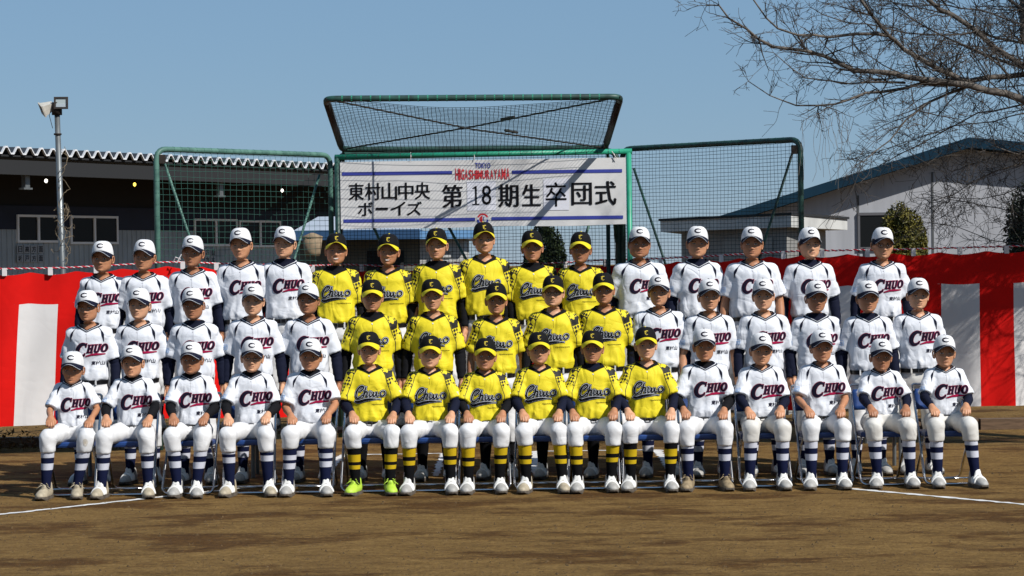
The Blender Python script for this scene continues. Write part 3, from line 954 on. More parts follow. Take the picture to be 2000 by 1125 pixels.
# wings
for side, (po, pi_, yo, yi, lab) in {
        'l': ((305, 291), (645, 303), 23.3, 25.1, 'green tube wing frame with net beside the grey hall'),
        'r': ((1563, 272), (1215, 291), 23.3, 25.1, 'green tube wing frame with net before the white gabled building')}.items():
    o = P(po[0], po[1], yo); i_ = P(pi_[0], pi_[1], yi)
    wing = tag(empty('net_wing', (o.x, o.y, 0)), lab, 'net frame', 'wings of the hitting net')
    L0 = Vector((0, 0, 0)); D = Vector((i_.x - o.x, i_.y - o.y, 0))
    mt = M_greenpale if side == 'l' else M_green
    pts = arc_pts([L0 + Vector((0, 0, 0)), Vector((0, 0, o.z)), Vector((D.x, D.y, i_.z)), Vector((D.x, D.y, 0))], .13, 5)
    MB().tube(pts, .030, 12).build('frame_tube', mt, wing, True)
    lm = MB(); lash(lm, [Vector((0, 0, .2)), Vector((0, 0, o.z - .15))], .0315, .12, .006); lash(lm, [Vector((0, 0, o.z)).lerp(Vector((D.x, D.y, i_.z)), .07), Vector((0, 0, o.z)).lerp(Vector((D.x, D.y, i_.z)), .95)], .0315, .10, .008)
    lm.build('net_lashing', M_netlight, wing)
    MB().tube([(0, 0, .35), (D.x, D.y, .35)], .022, 10).build('lower_rail', mt, wing, True)
    bk_ = .02
    dd = [(Vector((0, 0, o.z - .08)) + D * .03, D * .46 + Vector((0, 0, .5))), (D * .93 + Vector((0, 0, i_.z - .22)), D * .52 + Vector((0, 0, .5)))]
    for a, b in dd:
        MB().tube([a + Vector((0, .04, 0)), b + Vector((0, .04, 0))], .014, 8).build('brace', mt, wing, True)
    MB().box((.03, -.01, o.z - .15), (.09, .05, o.z - .06)).build('brace_clamp', M_rust, wing) if side == 'l' else MB().box((-.09, -.01, o.z - .15), (-.03, .05, o.z - .06)).build('brace_clamp', M_rust, wing)
    net(wing, [Vector((0, -.02, .3)), D + Vector((0, -.02, .3)), D + Vector((0, -.02, i_.z - .03)), Vector((0, -.02, o.z - .03))], (30 if side == 'l' else 50), (44 if side == 'l' else 72), M_netlight if side == 'l' else M_net, .03, th=.0022)

# centre bay with forward leaning roof
YK = 25.1
cl, cr = P(660, 300, YK), P(1205, 296, YK)
back = tag(empty('hitting_net', ((cl.x + cr.x) / 2, YK, 0)), 'central green hitting net with a forward leaning netted roof', 'net frame')
cx0 = (cl.x + cr.x) / 2; hw = (cr.x - cl.x) / 2; ZK = (cl.z + cr.z) / 2
MB().tube(arc_pts([(-hw, 0, 0), (-hw, 0, ZK), (hw, 0, ZK), (hw, 0, 0)], .12, 5), .032, 12).build('frame_tube', M_green, back, True)
MB().tube([(-hw, .0, .4), (hw, 0, .4)], .024, 10).build('lower_rail', M_green, back, True)
for px in (1188, 1207):
    q = P(px, 470, YK + .12); MB().tube([(q.x - cx0, .12, 0), (q.x - cx0, .12, ZK - .1)], .024, 10).build('rear_post', M_green, back, True)
for (ax_, az, bx, bz) in ((-.92 * hw, ZK * .92, -.18 * hw, .35), (-.28 * hw, ZK * .80, .22 * hw, 1.0), (.92 * hw, ZK * .92, .42 * hw, .6)):
    MB().tube([(ax_, .06, az), (bx, .06, bz)], .016, 8).build('brace', M_greenpale, back, True)
net(back, [(-hw, .03, .35), (hw, .03, .35), (hw, .03, ZK - .02), (-hw, .03, ZK - .02)], 74, 72, M_net, .02, th=.0022)
# roof panel
c_bl, c_br = P(668, 292, 25.0), P(1182, 289, 25.0)
c_tl, c_tr = P(636, 193, 22.5), P(1212, 189, 22.5)
o3 = Vector((cx0, YK, 0))
q4 = [p - o3 for p in (c_bl, c_br, c_tr, c_tl)]
m1 = (q4[0] + q4[1]) / 2
ringp = arc_pts([m1] + [q4[1], q4[2], q4[3], q4[0]] + [m1], .11, 5)
rf = MB().tube(ringp, .032, 12, caps=False).build('roof_tube', M_green, back, True)
lm = MB(); lash(lm, [q4[3].lerp(q4[2], .04), q4[3].lerp(q4[2], .96)], .0335, .095, .012); lm.build('net_lashing', M_greenlight, rf)
for a_, b_ in ((0, 3), (1, 2)): MB().tube([q4[a_].lerp(q4[b_], .1), q4[a_].lerp(q4[b_], .93)], .036, 10).build('rubber_sleeve', M_rust, rf, True)
for a, b in ((0, 2), (1, 3)):
    MB().tube([q4[a], q4[a].lerp(q4[b], .5) + Vector((0, 0, -.02 - .03 * a)), q4[b]], .009, 6).build('cross_rod', M_rust, rf)
    pm = q4[a].lerp(q4[b], .62 if a == 0 else .36)
    dr = (q4[b] - q4[a]).normalized()
    MB().tube([pm - dr * .09, pm + dr * .09], .015, 6).build('turnbuckle', M_rust, rf)
net(back, [q4[0], q4[1], q4[2], q4[3]], 70, 34, M_net, .12, th=.0026, name='roof_net')
for s in (0, 1):
    a = q4[s].lerp(q4[3 - s], .42) if s == 0 else q4[1].lerp(q4[2], .42)
    b = Vector(((-hw if s == 0 else hw), -.0, 2.1))
    MB().tube([a, (a.x, -.03, a.z - .15), (b.x + (.02 if s == 0 else -.02), -.05, b.z)], .018, 8).build('roof_stay', M_green, back, True)
MB().tube([(-hw * .93, .02, ZK + .0), (hw * .93, .02, ZK + .0)], .026, 8).build('dark_pipe', M_rust, back, True)

# banner on its own bright green pole frame
YN = 24.7
n0, n1 = P(666, 447, YN), P(1222, 306, YN)
fr = tag(empty('banner_stand', ((n0.x + n1.x) / 2, YN, 0)), 'bright green taped pole frame carrying the banner', 'pole frame')
fx = (n0.x + n1.x) / 2; bw = (n1.x - n0.x) / 2
ztop = P(944, 305, YN).z + .0
for s, mt in ((-1, M_green), (1, M_greenlight)):
    MB().tube([(s * (bw + .035), .03, 0), (s * (bw + .035), .03, ztop + .02)], .030, 12).build('post', mt, fr, True)
MB().tube([(-bw - .06, .03, ztop + .01), (bw + .07, .03, ztop + .035)], .030, 12).build('top_rail', M_greenlight, fr, True)
lm = MB(); lash(lm, [(-bw, .03, ztop + .012), (bw, .03, ztop + .034)], .0315, .12, .008); lm.build('tape_wrap', M_green, fr)
zb_, zt_ = P(944, 443, YN).z, P(944, 312, YN).z
ban = tag(empty('banner', (fx, YN, 0)), 'white banner with black Japanese lettering and blue stripes', 'banner')
def bl(px, py):
    q = P(px, py, YN); return q.x - fx, q.z
# cloth with slight slack and thickness
nu, nv = 48, 12
def cloth_y(u, v): return .006 * math.sin(u * 21) * (1 - v) * .5 + .004 * math.sin(u * 9 + v * 5) - .0
vs, fs = [], []
for layer in (0, 1):
    for j in range(nv + 1):
        for i in range(nu + 1):
            u, v = i / nu, j / nv
            x = -bw + 2 * bw * u; z = zb_ + (zt_ - zb_) * v + .006 * math.sin(u * 14) * (1 - v) + (x * .003)
            vs.append((x, cloth_y(u, v) + layer * .003, z))
ofs = (nu + 1) * (nv + 1)
for j in range(nv):
    for i in range(nu):
        q = j * (nu + 1) + i
        fs.append((q, q + 1, q + nu + 2, q + nu + 1)); fs.append((ofs + q, ofs + q + nu + 1, ofs + q + nu + 2, ofs + q + 1))
cloth = MB().add(vs, fs).build('cloth', M_banner, ban, True)
def on_banner(name, v, f, material, eps, parent=ban):
    vv = []
    for k, (x, z) in enumerate(v):
        u = (x + bw) / (2 * bw); t = (z - zb_) / (zt_ - zb_)
        vv.append((x, cloth_y(u, t) - eps, z))
    return MB().add(vv, f).build(name, material, parent)
def stripe(px0, px1, py0, h):
    (x0, z0), (x1, z1) = bl(px0, py0), bl(px1, py0 - ROLL * (px1 - px0) * 1.0)
    n = 24; v = []; f = []
    hh = h * YN / F
    for i in range(n + 1):
        x = x0 + (x1 - x0) * i / n; z = z0 + (z1 - z0) * i / n
        v += [(x, z - hh), (x, z)]
    for i in range(n): f.append((2 * i, 2 * i + 2, 2 * i + 3, 2 * i + 1))
    on_banner('blue_stripe', v, f, M_blueprint, .005)
stripe(668, 883, 336.5, 6.5); stripe(1000, 1215, 333, 6.5); stripe(671, 928, 428.5, 6.5); stripe(960, 1217, 424, 6.5)
def mincho(word, px0, px1, py0, py1, heavy=.010, parent=None, eps=.006, name='lettering', thin=.0):
    (x0, zt), (x1, zb) = bl(px0, py0), bl(px1, py1)
    n = len(word); cw = (x1 - x0) / n
    for i, ch in enumerate(word):
        if ch == 'ー':
            a, b = x0 + cw * (i + .14), x0 + cw * (i + .86); mz = (zt + zb) / 2; v, f = fit_text('一', a, b, mz - .012, mz + .012)
        else:
            v, f = fit_text(ch, x0 + cw * (i + .04), x0 + cw * (i + .94), zb, zt, offset=thin)
        V, Fc = [], []
        mb = MB()
        for k in range(3):
            dx = (k - 1) * heavy * .5
            vv = []
            for (x, z) in v:
                u = (x + bw) / (2 * bw); t = (z - zb_) / (zt_ - zb_)
                vv.append((x + dx, cloth_y(u, t) - eps - k * .0003, z))
            mb.add(vv, f)
        mb.build(name, M_blackprint, parent or ban)
mincho('東村山中央', 680, 842, 358, 389, .007)
mincho('ボーイズ', 698, 826, 395, 420, .006)
mincho('第', 862, 906, 361, 405, .012)
mincho('期', 972, 1015, 360, 404, .012)
mincho('生', 1019, 1058, 360, 402, .012)
mincho('団', 1115, 1158, 357, 400, .012)
mincho('式', 1161, 1206, 354, 400, .012)
for (word, a, b, c_, d_) in (('18', 912, 969, 354, 411), ('卒', 1061, 1112, 349, 410)):
    (x0, z1), (x1, z0) = bl(a, c_), bl(b, d_)
    v = []; f = []
    for j in range(5):
        for i in range(5): v.append((x0 + (x1 - x0) * i / 4, z0 + (z1 - z0) * j / 4))
    for j in range(4):
        for i in range(4): q = j * 5 + i; f.append((q, q + 1, q + 6, q + 5))
    pp = on_banner('paper_patch', v, f, M_paper, .0045)
    if word == '18':
        one = []
        for (q0, q1, r0_, r1_) in ((927.6, 931.6, 363.5, 400), (922.5, 936.5, 398.2, 400)):
            (xa, zb1), (xb, za1) = bl(q0, r0_), bl(q1, r1_); one.append([(xa, za1), (xb, za1), (xb, zb1), (xa, zb1)])
        (xa, zb1), (xb, za1) = bl(922.5, 367.5), bl(927.7, 364.0); one.append([(xa, zb1 - .006), (xb, zb1 - .004), (xb, za1), (xa, zb1)])
        for k_, qd in enumerate(one): on_banner('lettering', qd, [(0, 1, 2, 3)], M_blackprint, .0076 + .0002 * k_, pp)
        mincho('8', 940, 961, 362, 400, .002, pp, .0075)
    else:
        mincho('卒', 1064, 1109, 356, 403, .004, pp, .0075)
(x0, z1), (x1, z0) = bl(928, 318), bl(958, 328.5)
v, f = fit_text('TOKYO', x0, x1, z0, z1, offset=.02); on_banner('tokyo_lettering', v, f, M_blueprint, .006)
(x0, z1), (x1, z0) = bl(889, 330), bl(996, 350)
word = 'HIGASHIMURAYAMA'
wd = {'I': .45, 'M': 1.25}
tot = sum(wd.get(c_, 1) for c_ in word); xx = x0
for ch in word:
    w_ = wd.get(ch, 1) * (x1 - x0) / tot; t = ((xx + w_ / 2) - (x0 + x1) / 2) / ((x1 - x0) / 2)
    up = .004 + .026 * t * t
    v, f = fit_text(ch, xx + w_ * .07, xx + w_ * .93, z0 - .004 + .012 * (1 - abs(t)), z1 - .02 + up, offset=.02)
    on_banner('red_letter', v, f, M_redprint, .0062); xx += w_
# round emblem
(ex, ez) = bl(943, 428)
def disc(r0, r1, a0=0, a1=360, n=24, cx=0, cz=0):
    v, f = [], []
    for i in range(n + 1):
        a = R(a0 + (a1 - a0) * i / n); v += [(cx + r0 * math.cos(a), cz + r0 * math.sin(a)), (cx + r1 * math.cos(a), cz + r1 * math.sin(a))]
    for i in range(n): f.append((2 * i, 2 * i + 1, 2 * i + 3, 2 * i + 2))
    return v, f
em = on_banner('emblem', *disc(.0, .062, cx=ex, cz=ez), M_whiteprint, .0055)
on_banner('emblem_ring', *disc(.045, .064, 20, 160, cx=ex, cz=ez), M_redprint, .0065, em)
on_banner('emblem_ring', *disc(.045, .064, 185, 235, cx=ex, cz=ez), M_blueprint, .0066, em)
on_banner('emblem_ring', *disc(.045, .064, 305, 355, cx=ex, cz=ez), M_blueprint, .0067, em)
on_banner('emblem_half', *disc(.0, .036, 90, 270, cx=ex - .002, cz=ez), M_redprint, .0068, em)
on_banner('emblem_half', [(ex + .006, ez - .028), (ex + .013, ez - .026), (ex + .013, ez + .026), (ex + .006, ez + .028)], [(0, 1, 2, 3)], M_blueprint, .0069, em)
for px in (802, 926, 1200):
    q = P(px, 306, YN)
    tm = MB(); tm.tube([(q.x - fx, -.012, q.z - .04), (q.x - fx + .004, -.016, q.z + .0), (q.x - fx, .03, q.z + .045)], .004, 5)
    if px == 1200:
        tm.tube([(q.x - fx, -.02, q.z + .02), (q.x - fx - .03, -.02, q.z + .06), (q.x - fx - .01, -.02, q.z + .03), (q.x - fx + .03, -.02, q.z - .03)], .004, 5)
    tm.build('tie_string', M_ropewhite, ban)

# ------------------------------------------------------------------ red and white ceremony curtain
CT = [(-120, 527, 22.85), (0, 526, 22.9), (120, 524, 22.95), (220, 519, 23.0), (330, 512, 23.1), (480, 517, 23.9), (600, 520, 24.5), (680, 517, 25.3), (760, 521, 25.4), (900, 513, 25.4), (1060, 516, 25.4),
      (1190, 508, 25.35), (1280, 506, 24.7), (1400, 500, 24.0), (1560, 491, 23.05), (1750, 488, 22.8), (2000, 481, 22.6), (2140, 476, 22.5)]
cp = [P(a, b, c_) for a, b, c_ in CT]
S_ = [0.0]
for a, b in zip(cp[:-1], cp[1:]): S_.append(S_[-1] + math.hypot(b.x - a.x, b.y - a.y))
def smooth_tab(vals):
    s = np.linspace(0, S_[-1], 600); y = np.interp(s, S_, vals)
    k = np.ones(15) / 15; yp = np.pad(y, 7, mode='edge'); return s, np.convolve(yp, k, 'valid')
TX, TY, TZ = [smooth_tab([getattr(p, c_) for p in cp]) for c_ in 'xyz']
def cpath(s): return Vector((float(np.interp(s, TX[0], TX[1])), float(np.interp(s, TY[0], TY[1])), float(np.interp(s, TZ[0], TZ[1]))))
def s_at_px(px):
    best = min(((abs(1000 + cpath(s).x * F / cpath(s).y - px), s) for s in np.linspace(0, S_[-1], 900)))
    return best[1]
CH = 1.58
def curtain_pt(s, t):
    """t 0 top .. 1 bottom"""
    p = cpath(s)
    amp = .012 + .035 * t
    y = amp * math.sin(s * 6.2 + .7 * math.sin(s * 1.7)) + .4 * amp * math.sin(s * 14 + t * 3) + .012 * math.sin(s * 2.3 + t * 6)
    sag = -.030 * abs(math.sin(s * math.pi / .46)) * (1 - t) ** 3
    skew = -.10 * t if p.x < -3.2 else (.0)
    return Vector((p.x + skew, p.y + y, p.z - .035 - CH * t + sag + .02 * math.sin(s * 1.1) * t))
cur = tag(empty('striped_curtain', (0, 0, 0)), 'red and white striped ceremony curtain hung behind the three rows', 'curtain')
def strip(name, s0, s1, t0, t1, material):
    nu = max(3, int((s1 - s0) / .035)); nv = max(2, int((t1 - t0) * CH / .06)); vs = []; fs = []
    for j in range(nv + 1):
        for i in range(nu + 1): vs.append(curtain_pt(s0 + (s1 - s0) * i / nu, t0 + (t1 - t0) * j / nv))
    for j in range(nv):
        for i in range(nu): q = j * (nu + 1) + i; fs.append((q, q + nu + 1, q + nu + 2, q + 1))
    o = MB().add(vs, fs).build(name, material, cur, True)
    return o
strip('top_band', 0, S_[-1], 0, .203, M_red)
wl0 = s_at_px(40); wl1 = s_at_px(118)
wr0, wr1 = s_at_px(1838), s_at_px(1912); wr2 = s_at_px(1981)
stops = []
s = wr0; pw = wr2 - wr0
whites = [(wl0, wl1)]
k = wl0 + .80
while k < wr0 - 1.2: whites.append((k, k + .39)); k += .80
whites += [(wr0, wr1), (wr2, min(S_[-1], wr2 + .39))]
pos = 0.0
for a, b in whites:
    if a > pos + .01: strip('red_stripe', pos, a, .203, 1.0, M_red)
    strip('white_stripe', a, b, .203, 1.0, M_curtwhite); pos = b
if pos < S_[-1]: strip('red_stripe', pos, S_[-1], .203, 1, M_red)
s = .2
while s < S_[-1]:
    p = cpath(s)
    MB().box((p.x - .021, p.y - .024, p.z - .068), (p.x + .021, p.y + .012, p.z + .012)).build('white_clip', M_ropewhite, cur)
    s += .46
rope = tag(empty('twisted_rope', (0, 0, 0)), 'red and white twisted rope along the top of the curtain', 'rope')
for ph, mt, nm in ((0, M_ropered, 'red_strand'), (math.pi, M_ropewhite, 'white_strand')):
    pts = []; N_ = int(S_[-1] / .012)
    for i in range(N_):
        s = i * .012; p = cpath(s); a = s / .075 * 2 * math.pi + ph
        pts.append(Vector((p.x, p.y + .005 * math.cos(a), p.z + .004 + .005 * math.sin(a))))
    MB().tube(pts, .0070 if ph == 0 else .0048, 5).build(nm, mt, rope, True)
kn = P(338, 512, 23.07)
MB().tube([kn, kn + Vector((.03, -.02, .05)), kn + Vector((.08, -.02, .03)), kn + Vector((.04, -.02, -.01)), kn + Vector((.09, -.02, .08))], .006, 5).build('knot', M_ropewhite, rope)
# curtain poles out of the main frames
for px, py, Y in ((-100, 520, 22.95), (1690, 488, 22.95), (2110, 474, 22.6)):
    q = P(px, py, Y)
    MB().tube([(q.x, q.y + .05, 0), (q.x, q.y + .05, q.z + .02)], .02, 8).build('support_pole', M_steel, cur)

# ------------------------------------------------------------------ bare cherry tree leaning in from the side
M_bark = mat('bark_grey', (.15, .130, .112), .9, var=.5, vscale=14, bump=.6, bscale=30)
M_twig = mat('twig_dark', (.065, .054, .045), .9, var=.3, vscale=6)
TRX, TRY = 7.0, 21.6
def YT(y): return 19.8 + 1.115 * (y - 13.4)
tree = tag(empty('bare_tree', (TRX, TRY, 0)), 'leafless cherry tree reaching in over the white building', 'tree')
TO = Vector((TRX, TRY, 0))
def z1_(x, y): return (1380 + x / 3.215, y / 3.215)
def z2_(x, y): return (1640 + x / 4.33, 240 + y / 4.33)
limbs = [
 ([z1_(2300, 760), z1_(1993, 630), z1_(1650, 530), z1_(1380, 500), z1_(1150, 465), z1_(930, 440), z1_(740, 350), z1_(620, 320), z1_(420, 295), z1_(240, 180), z1_(140, 120), z1_(80, 40), z1_(0, 30)], .075, .006, 14.8, 14.2),
 ([z1_(2400, 680), z1_(1993, 410), z1_(1800, 290), z1_(1680, 180), z1_(1540, 100), z1_(1390, 0), z1_(1250, -120)], .055, .018, 15.0, 14.6),
 ([z1_(1650, 530), z1_(1350, 370), z1_(1240, 300), z1_(1150, 220), z1_(1040, 90), z1_(970, 0), z1_(900, -130)], .030, .012, 14.75, 14.2),
 ([z1_(1150, 225), z1_(1060, 215), z1_(930, 215), z1_(760, 235), z1_(580, 220), z1_(450, 170), z1_(370, 110), z1_(290, 0), z1_(220, -90)], .018, .006, 14.5, 14.0),
 ([z1_(1620, 525), z1_(1350, 530), z1_(1100, 570), z1_(900, 620), z1_(700, 670), z1_(560, 660), z1_(400, 600), z1_(260, 505)], .020, .004, 14.75, 14.5),
 ([z1_(2300, 380), z1_(1993, 270), z1_(1700, 210), z1_(1500, 220), z1_(1250, 200), z1_(1100, 170), z1_(900, 140), z1_(740, 90), z1_(650, 40)], .026, .004, 15.4, 15.6),
 ([z1_(2300, 440), z1_(1993, 470), z1_(1650, 505), z1_(1500, 505)], .034, .024, 15.1, 14.8),
 ([z1_(1250, 520), z1_(900, 525), z1_(620, 490), z1_(540, 430), z1_(420, 330), z1_(320, 310)], .012, .003, 14.7, 15.0),
 ([z1_(1650, 540), z1_(1400, 640), z1_(1250, 760), z1_(1150, 870), z1_(1050, 960), z1_(930, 1040)], .016, .003, 14.8, 14.3),
 ([z1_(2200, 700), z1_(1993, 650), z1_(1700, 720), z1_(1480, 830), z1_(1250, 960), z1_(1080, 1030)], .022, .004, 15.1, 15.2),
 ([z1_(2200, 640), z1_(1800, 760), z1_(1550, 790), z1_(1300, 880), z1_(1000, 990)], .014, .003, 15.2, 15.6),
 ([z2_(1900, 300), z2_(1558, 340), z2_(1340, 400), z2_(1130, 510), z2_(960, 600), z2_(790, 660)], .020, .004, 15.6, 15.5),
 ([z2_(1900, 460), z2_(1558, 530), z2_(1400, 600), z2_(1200, 640), z2_(900, 630)], .016, .003, 15.9, 16.2),
 ([z2_(1900, 260), z2_(1558, 270), z2_(1450, 250), z2_(1320, 200), z2_(1280, 90), z2_(1250, 0)], .018, .004, 15.2, 15.0),
 ([z2_(1900, 1080), z2_(1500, 1010), z2_(1280, 980), z2_(1000, 880), z2_(720, 830)], .014, .003, 16.3, 16.5),
 ([z2_(1900, 700), z2_(1500, 760), z2_(1200, 700), z2_(950, 660), z2_(700, 600)], .014, .003, 16.4, 16.4),
 ([z2_(1900, 200), z2_(1500, 180), z2_(1200, 330), z2_(950, 400), z2_(700, 330)], .014, .003, 16.2, 16.4),
 ([z1_(2200, 120), z1_(1990, 60), z1_(1900, 0), z1_(1800, -90)], .030, .015, 15.6, 15.8),
 ([z1_(2150, 250), z1_(1985, 260), z1_(1985, 100), z1_(1985, -80)], .030, .025, 16.0, 16.2),
 ([z1_(2200, 220), z1_(1800, 90), z1_(1500, 30), z1_(1300, 40), z1_(1100, 0), z1_(900, -60)], .016, .005, 15.3, 15.8),
 ([z1_(1993, 430), z1_(1700, 330), z1_(1500, 230), z1_(1300, 130), z1_(1150, 0)], .014, .006, 15.5, 15.8),
 ([z1_(1900, 480), z1_(1840, 420), z1_(1700, 310), z1_(1580, 270), z1_(1400, 250)], .013, .003, 14.9, 14.4),
]
tw = MB()
def crooked(a, d, L, n, jit):
    pts = [Vector(a)]; d = d.normalized()
    for k in range(n):
        d = (d + Vector((random.gauss(0, jit), random.gauss(0, jit), random.gauss(0, jit)))).normalized()
        pts.append(pts[-1] + d * (L / n))
    return pts, d
def twig(p, d, L, r, depth):
    pts, dend = crooked(p, d, L, 6 if depth else 4, .13)
    rr = [max(.0022, r * (1 - .65 * k / (len(pts) - 1))) for k in range(len(pts))]
    tw.tube([q - TO for q in pts], rr, 4 if r > .004 else 3, caps=False)
    if depth <= 0:
        return
    nb_ = random.randint(3, 5)
    for _ in range(nb_):
        k = random.randint(1, len(pts) - 1)
        side = Vector((random.gauss(0, 1), random.gauss(0, 1), random.gauss(.15, 1)))
        dd = (dend * 1.0 + side * .75).normalized()
        twig(pts[k], dd, L * random.uniform(.35, .7), rr[k] * .75, depth - 1)
trunk_top = P(2480, 600, 21.5)
MB().tube([(0, 0, -.05), (.02, 0, .5), (trunk_top.x - TRX + .15, trunk_top.y - TRY, 1.2), (trunk_top.x - TRX + .3, trunk_top.y - TRY + .1, 2.2), (.7, .3, 3.6), (.6, .5, 5.2), (.2, .4, 6.6)], [.26, .20, .17, .15, .12, .09, .05], 12).build('trunk', M_bark, tree, True)
for pts2, r0, r1, ya, yb in limbs:
    n = len(pts2)
    pts3 = [P(a, b, YT(ya + (yb - ya) * i / (n - 1)) + (random.gauss(0, .05) if 0 < i else 0)) for i, (a, b) in enumerate(pts2)]
    if pts2[0][0] > 2020:
        pts3 = [Vector((TRX + .25, TRY + .1, max(.9, min(5.0, pts3[0].z - .35))))] + pts3
    fine = [pts3[0]]
    for a, b in zip(pts3[:-1], pts3[1:]):
        L = (b - a).length; k = max(1, int(L / .15))
        for q in range(1, k + 1):
            fine.append(a.lerp(b, q / k) + Vector((random.gauss(0, .006), random.gauss(0, .006), random.gauss(0, .008))))
    rr = [1.0 * (r0 + (r1 - r0) * (i / (len(fine) - 1)) ** .8) for i in range(len(fine))]
    MB().tube([q - TO for q in fine], rr, 8).build('limb', M_bark, tree, True)
    for i in range(1, len(fine)):
        d = (fine[i] - fine[i - 1]).normalized()
        for _ in range(random.choice([1, 2, 3, 4])):
            up = random.gauss(.25, .8) if fine[i].z > 3.0 else random.gauss(-.3, .8)
            side = Vector((random.gauss(0, .8), random.gauss(0, .9), up))
            L = random.uniform(.12, .75) * (1.0 if r0 > .02 else .85)
            L *= float(np.interp(fine[i].x * F / fine[i].y, [450, 800], [.42, 1.05]))
            twig(fine[i], d * .8 + side, L, min(.0075, rr[i] * .6), 2 if L > .3 else (1 if L > .12 else 0))
# crown above the picture, whose shadow falls on the net and the rows
for k in range(26):
    a = Vector((TRX + random.uniform(-.6, .8), TRY + random.uniform(-.5, .8), random.uniform(4.4, 6.6)))
    d = Vector((random.uniform(-1.2, .8), random.uniform(-1, 1), random.uniform(.1, 1.0)))
    pts, de = crooked(a, d, random.uniform(1.6, 3.6), 10, .10)
    rr = [.035 * (1 - .8 * j / 10) for j in range(11)]
    MB().tube([q - TO for q in pts], rr, 6).build('limb', M_bark, tree, True)
    for j in range(2, 11):
        for _ in range(3):
            twig(pts[j], de + Vector((random.gauss(0, .8), random.gauss(0, .8), random.gauss(.2, .8))), random.uniform(.3, .9), .007, 2)
tw.build('twigs', M_twig, tree)
hv = MB()
for k in range(16):
    p = P(random.choice([1570, 1600, 1612, 1622, 1630, 1640, 1655]) + random.uniform(-8, 8), random.uniform(195, 235), 21.2)
    L = random.uniform(.2, .75); pts = [p]
    for j in range(7): pts.append(pts[-1] + Vector((random.gauss(0, .018), random.gauss(0, .01), -L / 7)))
    hv.tube([q - TO for q in pts], .0018, 3, caps=False)
hv.build('hanging_vine', mat('vine_pale', (.16, .14, .12), .9), tree)

# ================================================================== PEOPLE
def table(keys, n=240, k=17):
    """smoothly interpolated profile columns"""
    keys = np.array(keys, float); z = np.linspace(keys[0, 0], keys[-1, 0], n)
    cols = []
    for c in range(1, keys.shape[1]):
        y = np.interp(z, keys[:, 0], keys[:, c]); y = np.convolve(np.pad(y, k // 2, mode='edge'), np.ones(k) / k, 'valid'); cols.append(y)
    return z, cols
# torso space: z = 0 at the hip joint, metres at scale 1; x right of the picture, -y towards the camera
TORSO = table([(-.08, .155, .110, 0), (.03, .152, .110, 0), (.07, .158, .116, -.004), (.12, .168, .124, -.006), (.22, .166, .116, 0), (.38, .173, .114, 0), (.47, .174, .108, 0),
               (.515, .164, .094, .006), (.548, .130, .078, .012), (.575, .090, .068, .014), (.62, .060, .058, .014)], k=11)

def torso_d(X, g, grow=0.0, belly=0.0):
    z = X[2]
    hw = np.interp(z, TORSO[0], TORSO[1][0]) * (1 + (g - 1) * np.clip((.56 - z) / .06, 0, 1)) + grow
    bell = belly * np.exp(-((z - .17) / .10) ** 2)
    hd = np.interp(z, TORSO[0], TORSO[1][1]) * (1 + (g - 1) * np.clip((.56 - z) / .06, 0, 1)) + grow
    cy = np.interp(z, TORSO[0], TORSO[1][2])
    yy = X[1] - cy
    hd = hd + np.where(yy < 0, bell, 0)
    q = (np.abs(X[0] / hw) ** 2.3 + np.abs(yy / hd) ** 2.3) ** (1 / 2.3)
    return (q - 1) * np.minimum(hw, hd)

def ik(sh, wr, l1, l2, pole):
    sh, wr, pole = Vector(sh), Vector(wr), Vector(pole)
    d = wr - sh; L = min(d.length, (l1 + l2) * .999); u = d.normalized()
    a = (l1 * l1 - l2 * l2 + L * L) / (2 * L); h = math.sqrt(max(0, l1 * l1 - a * a))
    w = (pole - u * pole.dot(u)).normalized()
    return sh + u * a + w * h

def neck_cut(phi):
    a = np.abs(phi)
    return np.where(a < 1.45,   .520 + .060 * (a / 1.45) ** .85, .580 + .010 * np.clip((a - 1.45) / 1.2, 0, 1))

